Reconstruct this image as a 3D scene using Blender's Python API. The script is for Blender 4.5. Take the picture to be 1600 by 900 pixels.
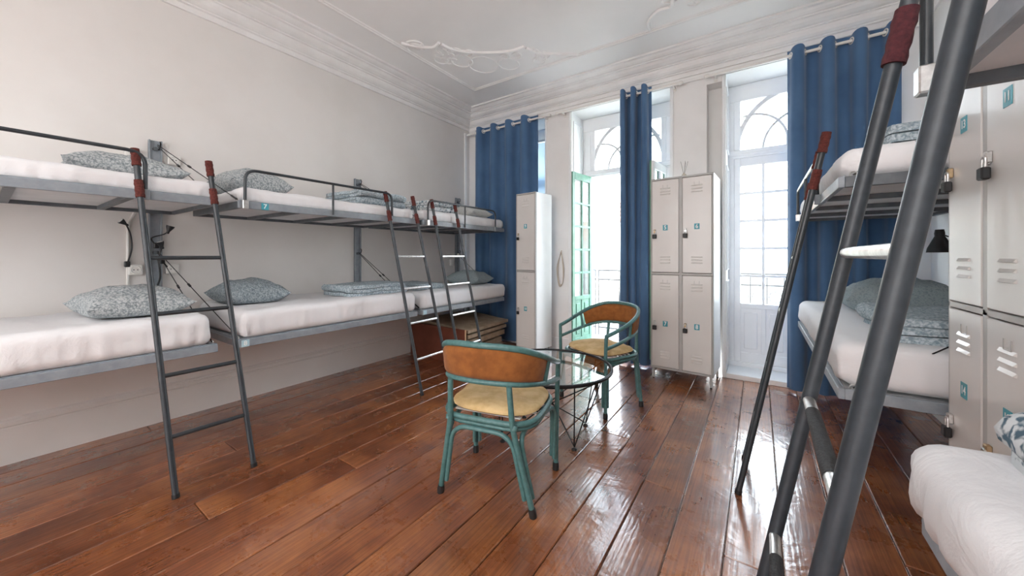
import bpy, math, random
from math import sin, cos, pi, radians, sqrt
from mathutils import Vector, Matrix, noise

# ---------------------------------------------------------------- reset
for o in list(bpy.data.objects): bpy.data.objects.remove(o)
scene = bpy.context.scene
C = scene.collection
random.seed(7)

# ---------------------------------------------------------------- camera
cam_d = bpy.data.cameras.new('camera'); cam = bpy.data.objects.new('camera', cam_d); C.objects.link(cam)
cam_d.sensor_width = 36; cam_d.sensor_fit = 'HORIZONTAL'
cam_d.lens = 565 / 1600 * 36
cam_d.shift_y = -51 / 1600
cam_d.clip_start = 0.02; cam_d.clip_end = 200
cam.location = (0, 0, 1.2)
cam.rotation_euler = (radians(90), 0, radians(34.27))
scene.camera = cam

# ---------------------------------------------------------------- world, light, exposure
world = bpy.data.worlds.new('sky'); scene.world = world; world.use_nodes = True
wn = world.node_tree.nodes; wl = world.node_tree.links
bg = wn['Background']; bg.inputs['Strength'].default_value = 11.0
tc = wn.new('ShaderNodeTexCoord'); sx = wn.new('ShaderNodeSeparateXYZ'); cr = wn.new('ShaderNodeValToRGB')
wl.new(tc.outputs['Generated'], sx.inputs[0]); wl.new(sx.outputs['Z'], cr.inputs[0]); wl.new(cr.outputs[0], bg.inputs['Color'])
cr.color_ramp.elements[0].color = (0.93, 0.96, 1.0, 1); cr.color_ramp.elements[1].color = (0.70, 0.83, 1.0, 1)

def area(name, loc, rot, sx_, sy_, power, color=(1, 1, 1), portal=False):
    l = bpy.data.lights.new(name, 'AREA'); l.shape = 'RECTANGLE'; l.size = sx_; l.size_y = sy_; l.energy = power; l.color = color
    o = bpy.data.objects.new(name, l); C.objects.link(o); o.location = loc; o.rotation_euler = rot
    if portal: l.cycles.is_portal = True
    return o
XL, XR, YW, YB, ZC = -3.58, 1.10, 4.12, -3.6, 3.27
OPEN = [(-3.42, -2.276), (-1.915, -0.775), (-0.265, 0.86)]
ZO = 2.98
for i, (a, b) in enumerate(OPEN):
    area('daylight_portal', ((a + b) / 2, 4.75, 1.55), (radians(90), 0, 0), b - a + .1, 2.9, 1, portal=True)
area('ceiling_fill_light', (-0.7, -2.3, 3.1), (0, 0, 0), 3.0, 2.0, 42, (1.0, 0.955, 0.925))  # warm ceiling lamp behind the camera, enlarged as added room fill
area('ceiling_fill_light', (-0.1, -1.2, 3.1), (0, 0, 0), 1.4, 1.4, 30, (1.0, 0.98, 0.97))  # second ceiling source added for room fill, no fixture
area('back_fill_light', (-1.2, -3.5, 1.6), (radians(90), 0, radians(180)), 3.4, 2.4, 120, (0.93, 0.96, 1.0))  # added broad fill in front of the solid back wall

scene.view_settings.view_transform = 'Standard'; scene.view_settings.look = 'None'
scene.view_settings.exposure = 0.36; scene.view_settings.gamma = 1
scene.view_settings.use_curve_mapping = False
scene.cycles.max_bounces = 10; scene.cycles.diffuse_bounces = 6; scene.cycles.transparent_max_bounces = 16
scene.cycles.caustics_reflective = False; scene.cycles.caustics_refractive = False

# ---------------------------------------------------------------- materials
def mat(name, col, rough=.6, metal=0, spec=.5, **k):
    m = bpy.data.materials.new(name); m.use_nodes = True
    b = m.node_tree.nodes['Principled BSDF']
    b.inputs['Base Color'].default_value = (*col, 1); b.inputs['Roughness'].default_value = rough
    b.inputs['Metallic'].default_value = metal; b.inputs['Specular IOR Level'].default_value = spec
    for kk, v in k.items(): b.inputs[kk.replace('_', ' ')].default_value = v
    return m
def N(m, t, **k):
    n = m.node_tree.nodes.new(t)
    for kk, v in k.items(): setattr(n, kk, v)
    return n
def L(m, a, b): m.node_tree.links.new(a, b)
def bsdf(m): return m.node_tree.nodes['Principled BSDF']
def ramp(m, fac, stops, interp='LINEAR'):
    r = N(m, 'ShaderNodeValToRGB'); r.color_ramp.interpolation = interp
    e = r.color_ramp.elements
    while len(e) < len(stops): e.new(.5)
    for i, (p, c) in enumerate(stops): e[i].position = p; e[i].color = (*c, 1) if len(c) == 3 else c
    L(m, fac, r.inputs[0]); return r
def coords(m, scale=(1, 1, 1), rnd=False):
    t = N(m, 'ShaderNodeTexCoord'); mp = N(m, 'ShaderNodeMapping'); mp.inputs['Scale'].default_value = scale
    L(m, t.outputs['Object'], mp.inputs[0])
    if rnd:
        oi = N(m, 'ShaderNodeObjectInfo'); mu = N(m, 'ShaderNodeVectorMath', operation='SCALE')
        cx = N(m, 'ShaderNodeCombineXYZ')
        for i in range(3): L(m, oi.outputs['Random'], cx.inputs[i])
        mu.inputs['Scale'].default_value = 37.0; L(m, cx.outputs[0], mu.inputs[0]); L(m, mu.outputs[0], mp.inputs['Location'])
    return mp.outputs[0]
def noisetex(m, v, scale, detail=4, rough=.55, dist=0):
    n = N(m, 'ShaderNodeTexNoise'); n.inputs['Scale'].default_value = scale; n.inputs['Detail'].default_value = detail
    n.inputs['Roughness'].default_value = rough; n.inputs['Distortion'].default_value = dist; L(m, v, n.inputs[0]); return n.outputs[0]
def bump(m, h, strength=.3, dist=.01):
    b = N(m, 'ShaderNodeBump'); b.inputs['Strength'].default_value = strength; b.inputs['Distance'].default_value = dist
    L(m, h, b.inputs['Height']); L(m, b.outputs[0], bsdf(m).inputs['Normal']); return b

def speckled(name, c0, c1, scale, rough=.6, bs=.15, bd=.003, lo=.35, hi=.65, detail=4, **k):
    m = mat(name, c0, rough, **k); v = coords(m); n = noisetex(m, v, scale, detail)
    r = ramp(m, n, [(lo, c0), (hi, c1)]); L(m, r.outputs[0], bsdf(m).inputs['Base Color'])
    if bs: bump(m, n, bs, bd)
    return m

M = {}
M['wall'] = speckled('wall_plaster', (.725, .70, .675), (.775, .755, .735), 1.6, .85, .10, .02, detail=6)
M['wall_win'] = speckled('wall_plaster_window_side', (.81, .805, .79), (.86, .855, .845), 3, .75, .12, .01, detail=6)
M['ceil'] = speckled('ceiling_plaster', (.87, .868, .86), (.90, .898, .892), 2.5, .55, .10, .01)
M['cornice'] = speckled('cornice_paint', (.80, .79, .78), (.86, .855, .845), 5, .5, .15, .004)
M['trimwhite'] = speckled('white_gloss_trim', (.83, .84, .845), (.87, .875, .88), 6, .4, .08, .003)
M['steel'] = speckled('dark_grey_enamel', (.022, .029, .036), (.034, .043, .050), 30, .32, .06, .001)
M['steel_near'] = speckled('blue_grey_enamel', (.020, .027, .034), (.030, .038, .047), 60, .40, .05, .0006)
M['frame'] = speckled('grey_bed_frame_enamel', (.24, .275, .31), (.30, .335, .37), 20, .38, .05, .001)
M['framedark'] = speckled('dark_bed_bar_enamel', (.085, .10, .115), (.12, .135, .15), 20, .45, .05, .001)
M['chrome'] = speckled('worn_bright_steel', (.55, .55, .54), (.80, .80, .79), 45, .28, .10, .001, metal=.9)
M['grip'] = speckled('black_grip_tape', (.012, .013, .015), (.04, .042, .045), 260, .8, .6, .002)
M['felt'] = speckled('red_felt_wrap', (.065, .013, .010), (.125, .028, .022), 120, .95, .7, .004)
M['feltdark'] = speckled('maroon_felt_wrap', (.045, .008, .013), (.085, .018, .023), 120, .95, .8, .004)
M['board'] = speckled('white_bed_board', (.66, .67, .68), (.74, .75, .76), 7, .7, .1, .003)
M['sheet'] = mat('white_sheet', (.80, .805, .825), .85, spec=.2)
def _sheet(m):
    v = coords(m, (1, 1, 1)); n = noisetex(m, v, 5, 5, .6, 1.2); n2 = noisetex(m, v, 300, 2)
    a = N(m, 'ShaderNodeMath', operation='MULTIPLY_ADD'); L(m, n2, a.inputs[0]); a.inputs[1].default_value = .04; L(m, n, a.inputs[2])
    bump(m, a.outputs[0], .35, .02)
_sheet(M['sheet'])
def pattern(name, light, dark, scale, lo=.42, hi=.6):
    m = mat(name, light, .9, spec=.15); v = coords(m)
    n = noisetex(m, v, scale, 2, .5, .6)
    vo = N(m, 'ShaderNodeTexVoronoi', feature='DISTANCE_TO_EDGE'); vo.inputs['Scale'].default_value = scale * .9; L(m, v, vo.inputs[0])
    ad = N(m, 'ShaderNodeMath', operation='MULTIPLY_ADD'); L(m, vo.outputs[0], ad.inputs[0]); ad.inputs[1].default_value = .7; L(m, n, ad.inputs[2])
    r = ramp(m, ad.outputs[0], [(lo, dark), (hi, light)]); L(m, r.outputs[0], bsdf(m).inputs['Base Color'])
    bump(m, ad.outputs[0], .5, .004); return m
M['pillow'] = pattern('crinkled_grey_green_cotton', (.50, .53, .54), (.20, .235, .25), 85, .42, .72)
M['pillow_teal'] = pattern('crinkled_slate_cotton', (.38, .43, .455), (.15, .19, .215), 85, .42, .78)
M['pillow_plain'] = pattern('soft_slate_cotton', (.31, .37, .39), (.22, .28, .30), 90)
M['pillow_pale'] = pattern('pale_grey_cotton', (.60, .62, .61), (.45, .48, .48), 70)
M['blanket'] = pattern('pale_blue_crinkle_cover', (.52, .59, .63), (.22, .29, .33), 75, .42, .75)
M['blanket_leaf'] = pattern('leaf_print_cover', (.66, .70, .72), (.09, .15, .20), 40, .44, .60)
M['curtain'] = mat('blue_curtain_cloth', (.055, .135, .27), .8, spec=.2, Sheen_Weight=.3)
def _cur(m):
    v = coords(m, (1, 1, 1)); n = noisetex(m, v, 3, 3); n2 = noisetex(m, v, 500, 1)
    r = ramp(m, n, [(.3, (.060, .130, .25)), (.7, (.085, .172, .31))]); L(m, r.outputs[0], bsdf(m).inputs['Base Color']); bump(m, n2, .15, .001)
_cur(M['curtain'])
M['teal'] = speckled('teal_painted_rattan', (.060, .155, .155), (.090, .205, .205), 50, .38, .06, .001)
M['ochre'] = speckled('ochre_velvet', (.215, .070, .012), (.30, .105, .020), 22, .9, .1, .002, Sheen_Weight=.1)
M['mustard'] = speckled('mustard_linen', (.52, .35, .15), (.68, .50, .26), 14, .9, .45, .012)
M['cushside'] = speckled('cushion_underside', (.30, .13, .03), (.38, .18, .05), 18, .9, .1, .003)
M['rubber'] = mat('black_rubber', (.012, .012, .013), .6)
M['black'] = mat('black_plastic', (.015, .016, .018), .45)
M['blackwire'] = mat('black_wire', (.014, .014, .016), .4, metal=.4)
M['webbing'] = mat('white_seat_webbing', (.75, .75, .72), .7)
M['locker'] = speckled('ivory_locker_enamel', (.66, .645, .625), (.70, .685, .665), 3, .30, .04, .004, Coat_Weight=.3)
M['lockerside'] = speckled('white_locker_side_enamel', (.76, .77, .77), (.80, .81, .81), 3, .35, .04, .004)
M['lockertrim'] = speckled('grey_locker_trim', (.42, .42, .41), (.47, .47, .46), 8, .4, .03, .002)
M['tag'] = mat('teal_number_sticker', (.055, .34, .42), .45)
M['tagpale'] = mat('pale_blue_sticker', (.45, .66, .74), .45)
M['tagtext'] = mat('white_print', (.88, .92, .92), .5)
M['brass'] = mat('worn_brass', (.45, .33, .20), .35, metal=.9)
M['plastic'] = mat('white_socket_plastic', (.78, .77, .74), .4)
M['rodwhite'] = mat('white_rod_enamel', (.82, .80, .76), .35)
M['green'] = speckled('green_door_paint', (.07, .22, .15), (.12, .30, .21), 9, .45, .1, .002)
M['cardboard'] = speckled('beige_folded_canvas', (.30, .23, .16), (.42, .33, .24), 12, .9, .3, .008)
M['redboard'] = speckled('red_brown_board', (.13, .035, .018), (.17, .05, .028), 8, .5, .05, .002)
M['edge'] = mat('raw_board_edge', (.55, .33, .18), .7)
M['cream'] = speckled('cream_render', (.70, .66, .56), (.78, .74, .64), 1.5, .9, .1, .02)
M['tile'] = speckled('terracotta_tile', (.55, .32, .20), (.66, .42, .28), 6, .9, .3, .02)
M['stone'] = speckled('balcony_stone', (.50, .48, .44), (.62, .60, .56), 12, .9, .2, .01)
M['iron'] = mat('black_iron', (.06, .06, .062), .6)
M['cord'] = mat('beige_cord', (.55, .47, .38), .7)
M['amber'] = mat('amber_glass_bottle', (.55, .50, .42), .2)
M['reed'] = mat('grey_reed', (.30, .29, .27), .8)
M['parasol'] = mat('orange_canvas', (.75, .36, .20), .8)
M['houseglass'] = mat('pale_house_window', (.42, .47, .50), .3)
M['joint'] = speckled('dusty_floor_joint', (.10, .06, .045), (.24, .17, .13), 40, .9, .1, .002)

def glassmat(name, tint=(1, 1, 1), gl=.12):
    m = bpy.data.materials.new(name); m.use_nodes = True; nt = m.node_tree
    nt.nodes.remove(nt.nodes['Principled BSDF']); out = nt.nodes['Material Output']
    tr = N(m, 'ShaderNodeBsdfTransparent'); tr.inputs[0].default_value = (*tint, 1)
    gs = N(m, 'ShaderNodeBsdfGlossy'); gs.inputs['Roughness'].default_value = .02
    fr = N(m, 'ShaderNodeFresnel'); fr.inputs[0].default_value = 1.5
    mu = N(m, 'ShaderNodeMath', operation='MULTIPLY'); L(m, fr.outputs[0], mu.inputs[0]); mu.inputs[1].default_value = gl; mu.use_clamp = True
    ge = N(m, 'ShaderNodeNewGeometry'); iv = N(m, 'ShaderNodeMath', operation='SUBTRACT'); iv.inputs[0].default_value = 1; L(m, ge.outputs['Backfacing'], iv.inputs[1])
    m2 = N(m, 'ShaderNodeMath', operation='MULTIPLY'); L(m, mu.outputs[0], m2.inputs[0]); L(m, iv.outputs[0], m2.inputs[1]); mu = m2
    mx = N(m, 'ShaderNodeMixShader'); L(m, mu.outputs[0], mx.inputs[0]); L(m, tr.outputs[0], mx.inputs[1]); L(m, gs.outputs[0], mx.inputs[2])
    L(m, mx.outputs[0], out.inputs[0]); return m
M['pane'] = glassmat('window_glass', (.98, 1, .99), 1.0)
M['tableglass'] = glassmat('table_glass', (.93, .96, .96), 2.6)

def light_sheet_mat():
    m = bpy.data.materials.new('bluish_light_cloth'); m.use_nodes = True; nt = m.node_tree; nt.nodes.remove(nt.nodes['Principled BSDF'])
    d = N(m, 'ShaderNodeBsdfDiffuse'); d.inputs[0].default_value = (.62, .74, .86, 1); t_ = N(m, 'ShaderNodeBsdfTranslucent'); t_.inputs[0].default_value = (.45, .58, .72, 1)
    x = N(m, 'ShaderNodeMixShader'); x.inputs[0].default_value = .30; L(m, d.outputs[0], x.inputs[1]); L(m, t_.outputs[0], x.inputs[2]); L(m, x.outputs[0], nt.nodes['Material Output'].inputs[0]); return m
M['light_sheet'] = light_sheet_mat()  # pale blue stands in for bounced daylight on the door frame
def plank_mat():
    m = mat('varnished_red_pine', (.25, .08, .03), .25, Coat_Weight=1.0, Coat_Roughness=.13, Coat_IOR=1.62)
    v = coords(m, (1, 1, 1), rnd=True)
    mp = N(m, 'ShaderNodeMapping'); mp.inputs['Scale'].default_value = (9, .55, 1); L(m, v, mp.inputs[0])
    w = N(m, 'ShaderNodeTexWave', wave_type='BANDS', bands_direction='X'); w.inputs['Scale'].default_value = 1.6
    w.inputs['Distortion'].default_value = 9; w.inputs['Detail'].default_value = 3; w.inputs['Detail Scale'].default_value = 1.1; L(m, mp.outputs[0], w.inputs[0])
    big = noisetex(m, v, 2.2, 5, .6, .4)
    mp2 = N(m, 'ShaderNodeMapping'); mp2.inputs['Scale'].default_value = (60, 3.0, 1); L(m, v, mp2.inputs[0])
    fine = noisetex(m, mp2.outputs[0], 1.2, 5, .65)
    c1 = ramp(m, big, [(.28, (.115, .033, .017)), (.48, (.25, .085, .034)), (.70, (.46, .18, .064))])
    c2 = ramp(m, w.outputs[0], [(.0, (.62, .55, .5)), (.55, (1, 1, 1)), (1, (.85, .8, .76))])
    mx = N(m, 'ShaderNodeMix', data_type='RGBA', blend_type='MULTIPLY'); mx.inputs[0].default_value = .75
    L(m, c1.outputs[0], mx.inputs[6]); L(m, c2.outputs[0], mx.inputs[7])
    c3 = ramp(m, fine, [(.30, (.55, .5, .48)), (.55, (1, 1, 1)), (.74, (1.25, 1.2, 1.15))])
    mx2 = N(m, 'ShaderNodeMix', data_type='RGBA', blend_type='MULTIPLY'); mx2.inputs[0].default_value = .8
    L(m, mx.outputs[2], mx2.inputs[6]); L(m, c3.outputs[0], mx2.inputs[7])
    # per-board tone
    oi = N(m, 'ShaderNodeObjectInfo'); mr = N(m, 'ShaderNodeMapRange'); mr.inputs[3].default_value = .82; mr.inputs[4].default_value = 1.16
    L(m, oi.outputs['Random'], mr.inputs[0]); hv = N(m, 'ShaderNodeHueSaturation'); L(m, mr.outputs[0], hv.inputs['Value']); L(m, mx2.outputs[2], hv.inputs['Color'])
    # worn scratches: pale flecks
    mp3 = N(m, 'ShaderNodeMapping'); mp3.inputs['Scale'].default_value = (14, 5, 1); mp3.inputs['Rotation'].default_value = (0, 0, .5); L(m, v, mp3.inputs[0])
    sc = noisetex(m, mp3.outputs[0], 5, 8, .75, 1.5)
    sr = ramp(m, sc, [(.0, (0, 0, 0)), (.665, (0, 0, 0)), (.70, (.55, .55, .55)), (.74, (.7, .7, .7))])
    mx3 = N(m, 'ShaderNodeMix', data_type='RGBA'); L(m, sr.outputs[0], mx3.inputs[0]); L(m, hv.outputs[0], mx3.inputs[6]); mx3.inputs[7].default_value = (.42, .27, .18, 1)
    L(m, mx3.outputs[2], bsdf(m).inputs['Base Color'])
    rr = N(m, 'ShaderNodeMapRange'); rr.inputs[1].default_value = .3; rr.inputs[2].default_value = .7; rr.inputs[3].default_value = .20; rr.inputs[4].default_value = .42
    L(m, noisetex(m, v, 6, 6, .7), rr.inputs[0]); L(m, rr.outputs[0], bsdf(m).inputs['Roughness'])
    # relief: cupping noise + grain
    a = N(m, 'ShaderNodeMath', operation='MULTIPLY_ADD'); L(m, w.outputs[0], a.inputs[0]); a.inputs[1].default_value = .02
    und = noisetex(m, v, 4.5, 4, .5, .8); L(m, und, a.inputs[2])
    a2 = N(m, 'ShaderNodeMath', operation='MULTIPLY_ADD'); L(m, fine, a2.inputs[0]); a2.inputs[1].default_value = .08; L(m, a.outputs[0], a2.inputs[2])
    b = bump(m, a2.outputs[0], .42, .012); L(m, b.outputs[0], bsdf(m).inputs['Coat Normal'])
    return m
M['plank'] = plank_mat()

# ---------------------------------------------------------------- mesh builder
class MB:
    def __init__(s): s.v = []; s.f = []
    def add(s, vs, fs):
        o = len(s.v); s.v += [tuple(x) for x in vs]; s.f += [tuple(i + o for i in f) for f in fs]; return s
    def box(s, a, b, bev=0):
        x0, y0, z0 = [min(a[i], b[i]) for i in range(3)]; x1, y1, z1 = [max(a[i], b[i]) for i in range(3)]
        if bev <= 0:
            return s.add([(x0,y0,z0),(x1,y0,z0),(x1,y1,z0),(x0,y1,z0),(x0,y0,z1),(x1,y0,z1),(x1,y1,z1),(x0,y1,z1)],
                         [(0,3,2,1),(4,5,6,7),(0,1,5,4),(1,2,6,5),(2,3,7,6),(3,0,4,7)])
        c = min(bev, (x1-x0)*.49, (y1-y0)*.49, (z1-z0)*.49)
        vs = []; idx = {}
        for i, X in enumerate((x0, x1)):
            for j, Y in enumerate((y0, y1)):
                for k, Z in enumerate((z0, z1)):
                    sx = c if i == 0 else -c; sy = c if j == 0 else -c; sz = c if k == 0 else -c
                    idx[(i,j,k,'x')] = len(vs); vs.append((X, Y+sy, Z+sz))
                    idx[(i,j,k,'y')] = len(vs); vs.append((X+sx, Y, Z+sz))
                    idx[(i,j,k,'z')] = len(vs); vs.append((X+sx, Y+sy, Z))
        fs = []; g = lambda i,j,k,a: idx[(i,j,k,a)]
        fs += [(g(0,0,0,'x'),g(0,0,1,'x'),g(0,1,1,'x'),g(0,1,0,'x')),(g(1,0,0,'x'),g(1,1,0,'x'),g(1,1,1,'x'),g(1,0,1,'x'))]
        fs += [(g(0,0,0,'y'),g(1,0,0,'y'),g(1,0,1,'y'),g(0,0,1,'y')),(g(0,1,0,'y'),g(0,1,1,'y'),g(1,1,1,'y'),g(1,1,0,'y'))]
        fs += [(g(0,0,0,'z'),g(0,1,0,'z'),g(1,1,0,'z'),g(1,0,0,'z')),(g(0,0,1,'z'),g(1,0,1,'z'),g(1,1,1,'z'),g(0,1,1,'z'))]
        for j in (0,1):
            for k in (0,1): fs.append((g(0,j,k,'y'),g(1,j,k,'y'),g(1,j,k,'z'),g(0,j,k,'z')))
        for i in (0,1):
            for k in (0,1): fs.append((g(i,0,k,'x'),g(i,1,k,'x'),g(i,1,k,'z'),g(i,0,k,'z')))
            for j in (0,1): fs.append((g(i,j,0,'x'),g(i,j,1,'x'),g(i,j,1,'y'),g(i,j,0,'y')))
            for j in (0,1):
                for k in (0,1): fs.append((g(i,j,k,'x'),g(i,j,k,'y'),g(i,j,k,'z')))
        return s.add(vs, fs)
    def tube(s, pts, r, n=10, closed=False, cap=True):
        P = [Vector(p) for p in pts]; m = len(P)
        R = r if isinstance(r, (list, tuple)) else [r] * m
        T = []
        for i in range(m):
            if closed: t = P[(i+1) % m] - P[i-1]
            else: t = P[min(i+1, m-1)] - P[max(i-1, 0)]
            T.append(t.normalized())
        up = Vector((0,0,1)) if abs(T[0].z) < .9 else Vector((1,0,0))
        u = T[0].cross(up).normalized(); vs = []
        for i in range(m):
            u = (u - T[i]*u.dot(T[i])).normalized(); w = T[i].cross(u)
            for k in range(n):
                a = 2*pi*k/n; vs.append(P[i] + (u*cos(a) + w*sin(a))*R[i])
        fs = []
        for i in range(m if closed else m-1):
            j = (i+1) % m
            for k in range(n):
                l = (k+1) % n; fs.append((i*n+k, i*n+l, j*n+l, j*n+k))
        if cap and not closed:
            fs.append(tuple(range(n-1, -1, -1))); fs.append(tuple((m-1)*n+k for k in range(n)))
        return s.add(vs, fs)
    def lathe(s, prof, c=(0,0,0), n=24):
        vs = []; fs = []; m = len(prof)
        for (r, z) in prof:
            for k in range(n):
                a = 2*pi*k/n; vs.append((c[0]+max(r,1e-5)*cos(a), c[1]+max(r,1e-5)*sin(a), c[2]+z))
        for i in range(m-1):
            for k in range(n):
                l = (k+1) % n; fs.append((i*n+k, i*n+l, (i+1)*n+l, (i+1)*n+k))
        return s.add(vs, fs)
    def grid(s, fn, nu, nv, cu=False):
        vs = [fn(i/(nu if cu else nu), j/nv) for i in range(nu if cu else nu+1) for j in range(nv+1)]
        fs = []
        for i in range(nu):
            for j in range(nv):
                a = i*(nv+1)+j; b = ((i+1) % nu if cu else i+1)*(nv+1)+j
                fs.append((a, b, b+1, a+1))
        return s.add(vs, fs)
    def prism(s, poly, z0, z1, axis='z'):
        n = len(poly); vs = []
        for z in (z0, z1):
            for (a, b) in poly:
                vs.append((a, b, z) if axis == 'z' else ((a, z, b) if axis == 'y' else (z, a, b)))
        fs = [tuple(range(n-1,-1,-1)), tuple(range(n, 2*n))] + [(i, (i+1) % n, n+(i+1) % n, n+i) for i in range(n)]
        return s.add(vs, fs)
    def xf(s, mtx):
        s.v = [tuple(mtx @ Vector(p)) for p in s.v]; return s
    def mesh(s, name, smooth=None):
        me = bpy.data.meshes.new(name); me.from_pydata(s.v, [], s.f); me.update()
        if smooth is not None:
            me.shade_smooth(); me.set_sharp_from_angle(angle=radians(smooth))
        return me

def link(name, me, m, parent=None, loc=(0,0,0), rot=(0,0,0)):
    o = bpy.data.objects.new(name, me); C.objects.link(o)
    if m is not None and len(me.materials) == 0: me.materials.append(m)
    o.location = loc; o.rotation_euler = rot
    if parent: o.parent = parent
    return o
def part(name, mb, m, parent, smooth=None, loc=(0,0,0), rot=(0,0,0)): return link(name, mb.mesh(name, smooth), m, parent, loc, rot)
def tag(o, label, cat, group=None):
    o['label'] = label; o['category'] = cat
    if group: o['group'] = group
    return o
def thing(name, label, cat, loc=(0,0,0), rotz=0, group=None):
    o = bpy.data.objects.new(name, None); C.objects.link(o); o.empty_display_size = .05
    o.location = loc; o.rotation_euler = (0, 0, rotz); return tag(o, label, cat, group)
def solo(name, mb, m, label, cat, loc=(0,0,0), rotz=0, group=None, smooth=None):
    return tag(part(name, mb, m, None, smooth, loc, (0,0,rotz)), label, cat, group)
def struct(name, mb, m, smooth=None, loc=(0,0,0)):
    o = part(name, mb, m, None, smooth, loc); o['kind'] = 'structure'; return o
def sroot(name, loc=(0,0,0)):
    o = bpy.data.objects.new(name, None); C.objects.link(o); o.location = loc; o['kind'] = 'structure'; return o
def fillet(pts, r, seg=6):
    P = [Vector(p) for p in pts]; out = [P[0]]
    for i in range(1, len(P)-1):
        a = (P[i-1]-P[i]); b = (P[i+1]-P[i]); d = min(r, a.length*.49, b.length*.49)
        p0 = P[i]+a.normalized()*d; p2 = P[i]+b.normalized()*d
        for k in range(seg+1):
            t = k/seg; out.append(p0*(1-t)**2 + P[i]*2*t*(1-t) + p2*t*t)
    out.append(P[-1]); return out
def spline(pts, n=8, closed=False):
    P = [Vector(p) for p in pts]; m = len(P); out = []
    rng = m if closed else m-1
    for i in range(rng):
        if closed: a,b,c,d = P[i-1],P[i],P[(i+1)%m],P[(i+2)%m]
        else: a,b,c,d = P[max(i-1,0)],P[i],P[i+1],P[min(i+2,m-1)]
        for k in range(n):
            t = k/n; out.append(.5*((2*b)+(c-a)*t+(2*a-5*b+4*c-d)*t*t+(3*b-a-3*c+d)*t**3))
    if not closed: out.append(P[-1])
    return out
_txt = {}
def textmesh(s):
    if s in _txt: return _txt[s]
    cu = bpy.data.curves.new('number', 'FONT'); cu.body = s; cu.align_x = 'CENTER'; cu.align_y = 'CENTER'; cu.size = 1; cu.extrude = .01; cu.offset = .022; cu.resolution_u = 3
    o = bpy.data.objects.new('number', cu); C.objects.link(o)
    dg = bpy.context.evaluated_depsgraph_get(); me = bpy.data.meshes.new_from_object(o.evaluated_get(dg)); bpy.data.objects.remove(o)
    me.materials.clear(); me.materials.append(M['tagtext']); _txt[s] = me; return me

# ================================================================ STRUCTURE
# --- floor of boards
fl = struct('floor', MB().box((XL-.1, YB, -.06), (XR+.1, YW+.02, -.012)), M['joint'])
ex = [-.895 + .195*k for k in range(-14, 12)]
lens_cache = {}
rp = random.Random(3)
for k in range(len(ex)-1):
    x0, x1 = max(ex[k], XL), min(ex[k+1], XR)
    if x1 - x0 < .03: continue
    y = YB; first = True
    while y < YW - .02:
        ln = rp.uniform(3.4, 7.0) if first else rp.uniform(3.0, 5.0)
        first = False
        if YW - (y+ln) < 1.2: ln = YW - y
        w = x1-x0
        mb = MB().box((-w/2+.0022, -ln/2+.0015, -.03), (w/2-.0022, ln/2-.0015, 0), .0035)
        p = part('plank', mb, M['plank'], fl, loc=((x0+x1)/2, y+ln/2, rp.uniform(-.0012, .0008)))
        p.rotation_euler = (0, rp.uniform(-.006, .006), 0)
        y += ln
# --- walls
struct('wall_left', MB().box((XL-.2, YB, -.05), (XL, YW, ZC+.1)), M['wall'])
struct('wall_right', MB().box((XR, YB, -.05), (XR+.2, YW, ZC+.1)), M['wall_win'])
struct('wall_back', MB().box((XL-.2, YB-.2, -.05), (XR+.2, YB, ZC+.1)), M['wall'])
# window wall with three openings and shutter pockets
YE = 4.72; YF_ = 4.50
mb = MB()
segs = [(XL-.2, OPEN[0][0]), (OPEN[0][1], OPEN[1][0]-.02), (OPEN[1][1]+.02, -.43), (OPEN[2][1], XR+.2)]
for a, b in segs: mb.box((a, YW, -.05), (b, YE, ZO))
mb.box((OPEN[1][0]-.02, YW, -.05), (OPEN[1][0], YE, ZO)); mb.box((OPEN[1][1], YW, -.05), (OPEN[1][1]+.02, YE, ZO))
mb.box((-.43, YW+.16, -.05), (-.295, YE, ZO)); mb.box((-.43, YW, 2.92), (-.295, YW+.16, ZO)); mb.box((-.295, YW, -.05), (OPEN[2][0], YE, ZO))
mb.box((XL-.2, YW, ZO), (XR+.2, YE, ZC+.1))
for a, b in OPEN: mb.box((a, YW+.03, -.06), (b, YE+.02, .018))
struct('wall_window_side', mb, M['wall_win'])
struct('ceiling', MB().box((XL-.2, YB-.2, ZC), (XR+.2, YW+.2, ZC+.12)), M['ceil'])
mb = MB()
for a, b in OPEN: mb.box((a+.004, YW-.012, 0), (b-.004, YF_-.05, .048), .004)
struct('trim_7', mb, M['trimwhite'])
# cornice swept round the room
def sweep_rect(prof, inset=0):
    mb = MB(); x0, x1, y0, y1 = XL+inset, XR-inset, YB+inset, YW-inset
    vs = []; n = len(prof)
    for (p, z) in prof: vs += [(x0+p, y0+p, z), (x1-p, y0+p, z), (x1-p, y1-p, z), (x0+p, y1-p, z)]
    fs = []
    for i in range(n-1):
        for k in range(4): l = (k+1) % 4; fs.append((i*4+k, i*4+l, (i+1)*4+l, (i+1)*4+k))
    return mb.add(vs, fs)
prof = [(.0, 3.045), (.018, 3.045), (.022, 3.06), (.022, 3.085), (.040, 3.09), (.040, 3.10), (.055, 3.104), (.075, 3.118), (.088, 3.14), (.092, 3.16),
        (.110, 3.162), (.110, 3.172), (.135, 3.176), (.165, 3.19), (.185, 3.21), (.205, 3.212), (.205, 3.224), (.225, 3.226), (.245, 3.236), (.26, 3.25), (.29, 3.252), (.29, ZC)]
struct('trim_1', sweep_rect(prof), M['cornice'])
r0 = [(0, ZC), (0, ZC-.012), (.012, ZC-.018), (.03, ZC-.018), (.036, ZC-.010), (.048, ZC-.010), (.055, ZC)]
struct('trim_2', sweep_rect(r0, .62), M['cornice'])
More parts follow.
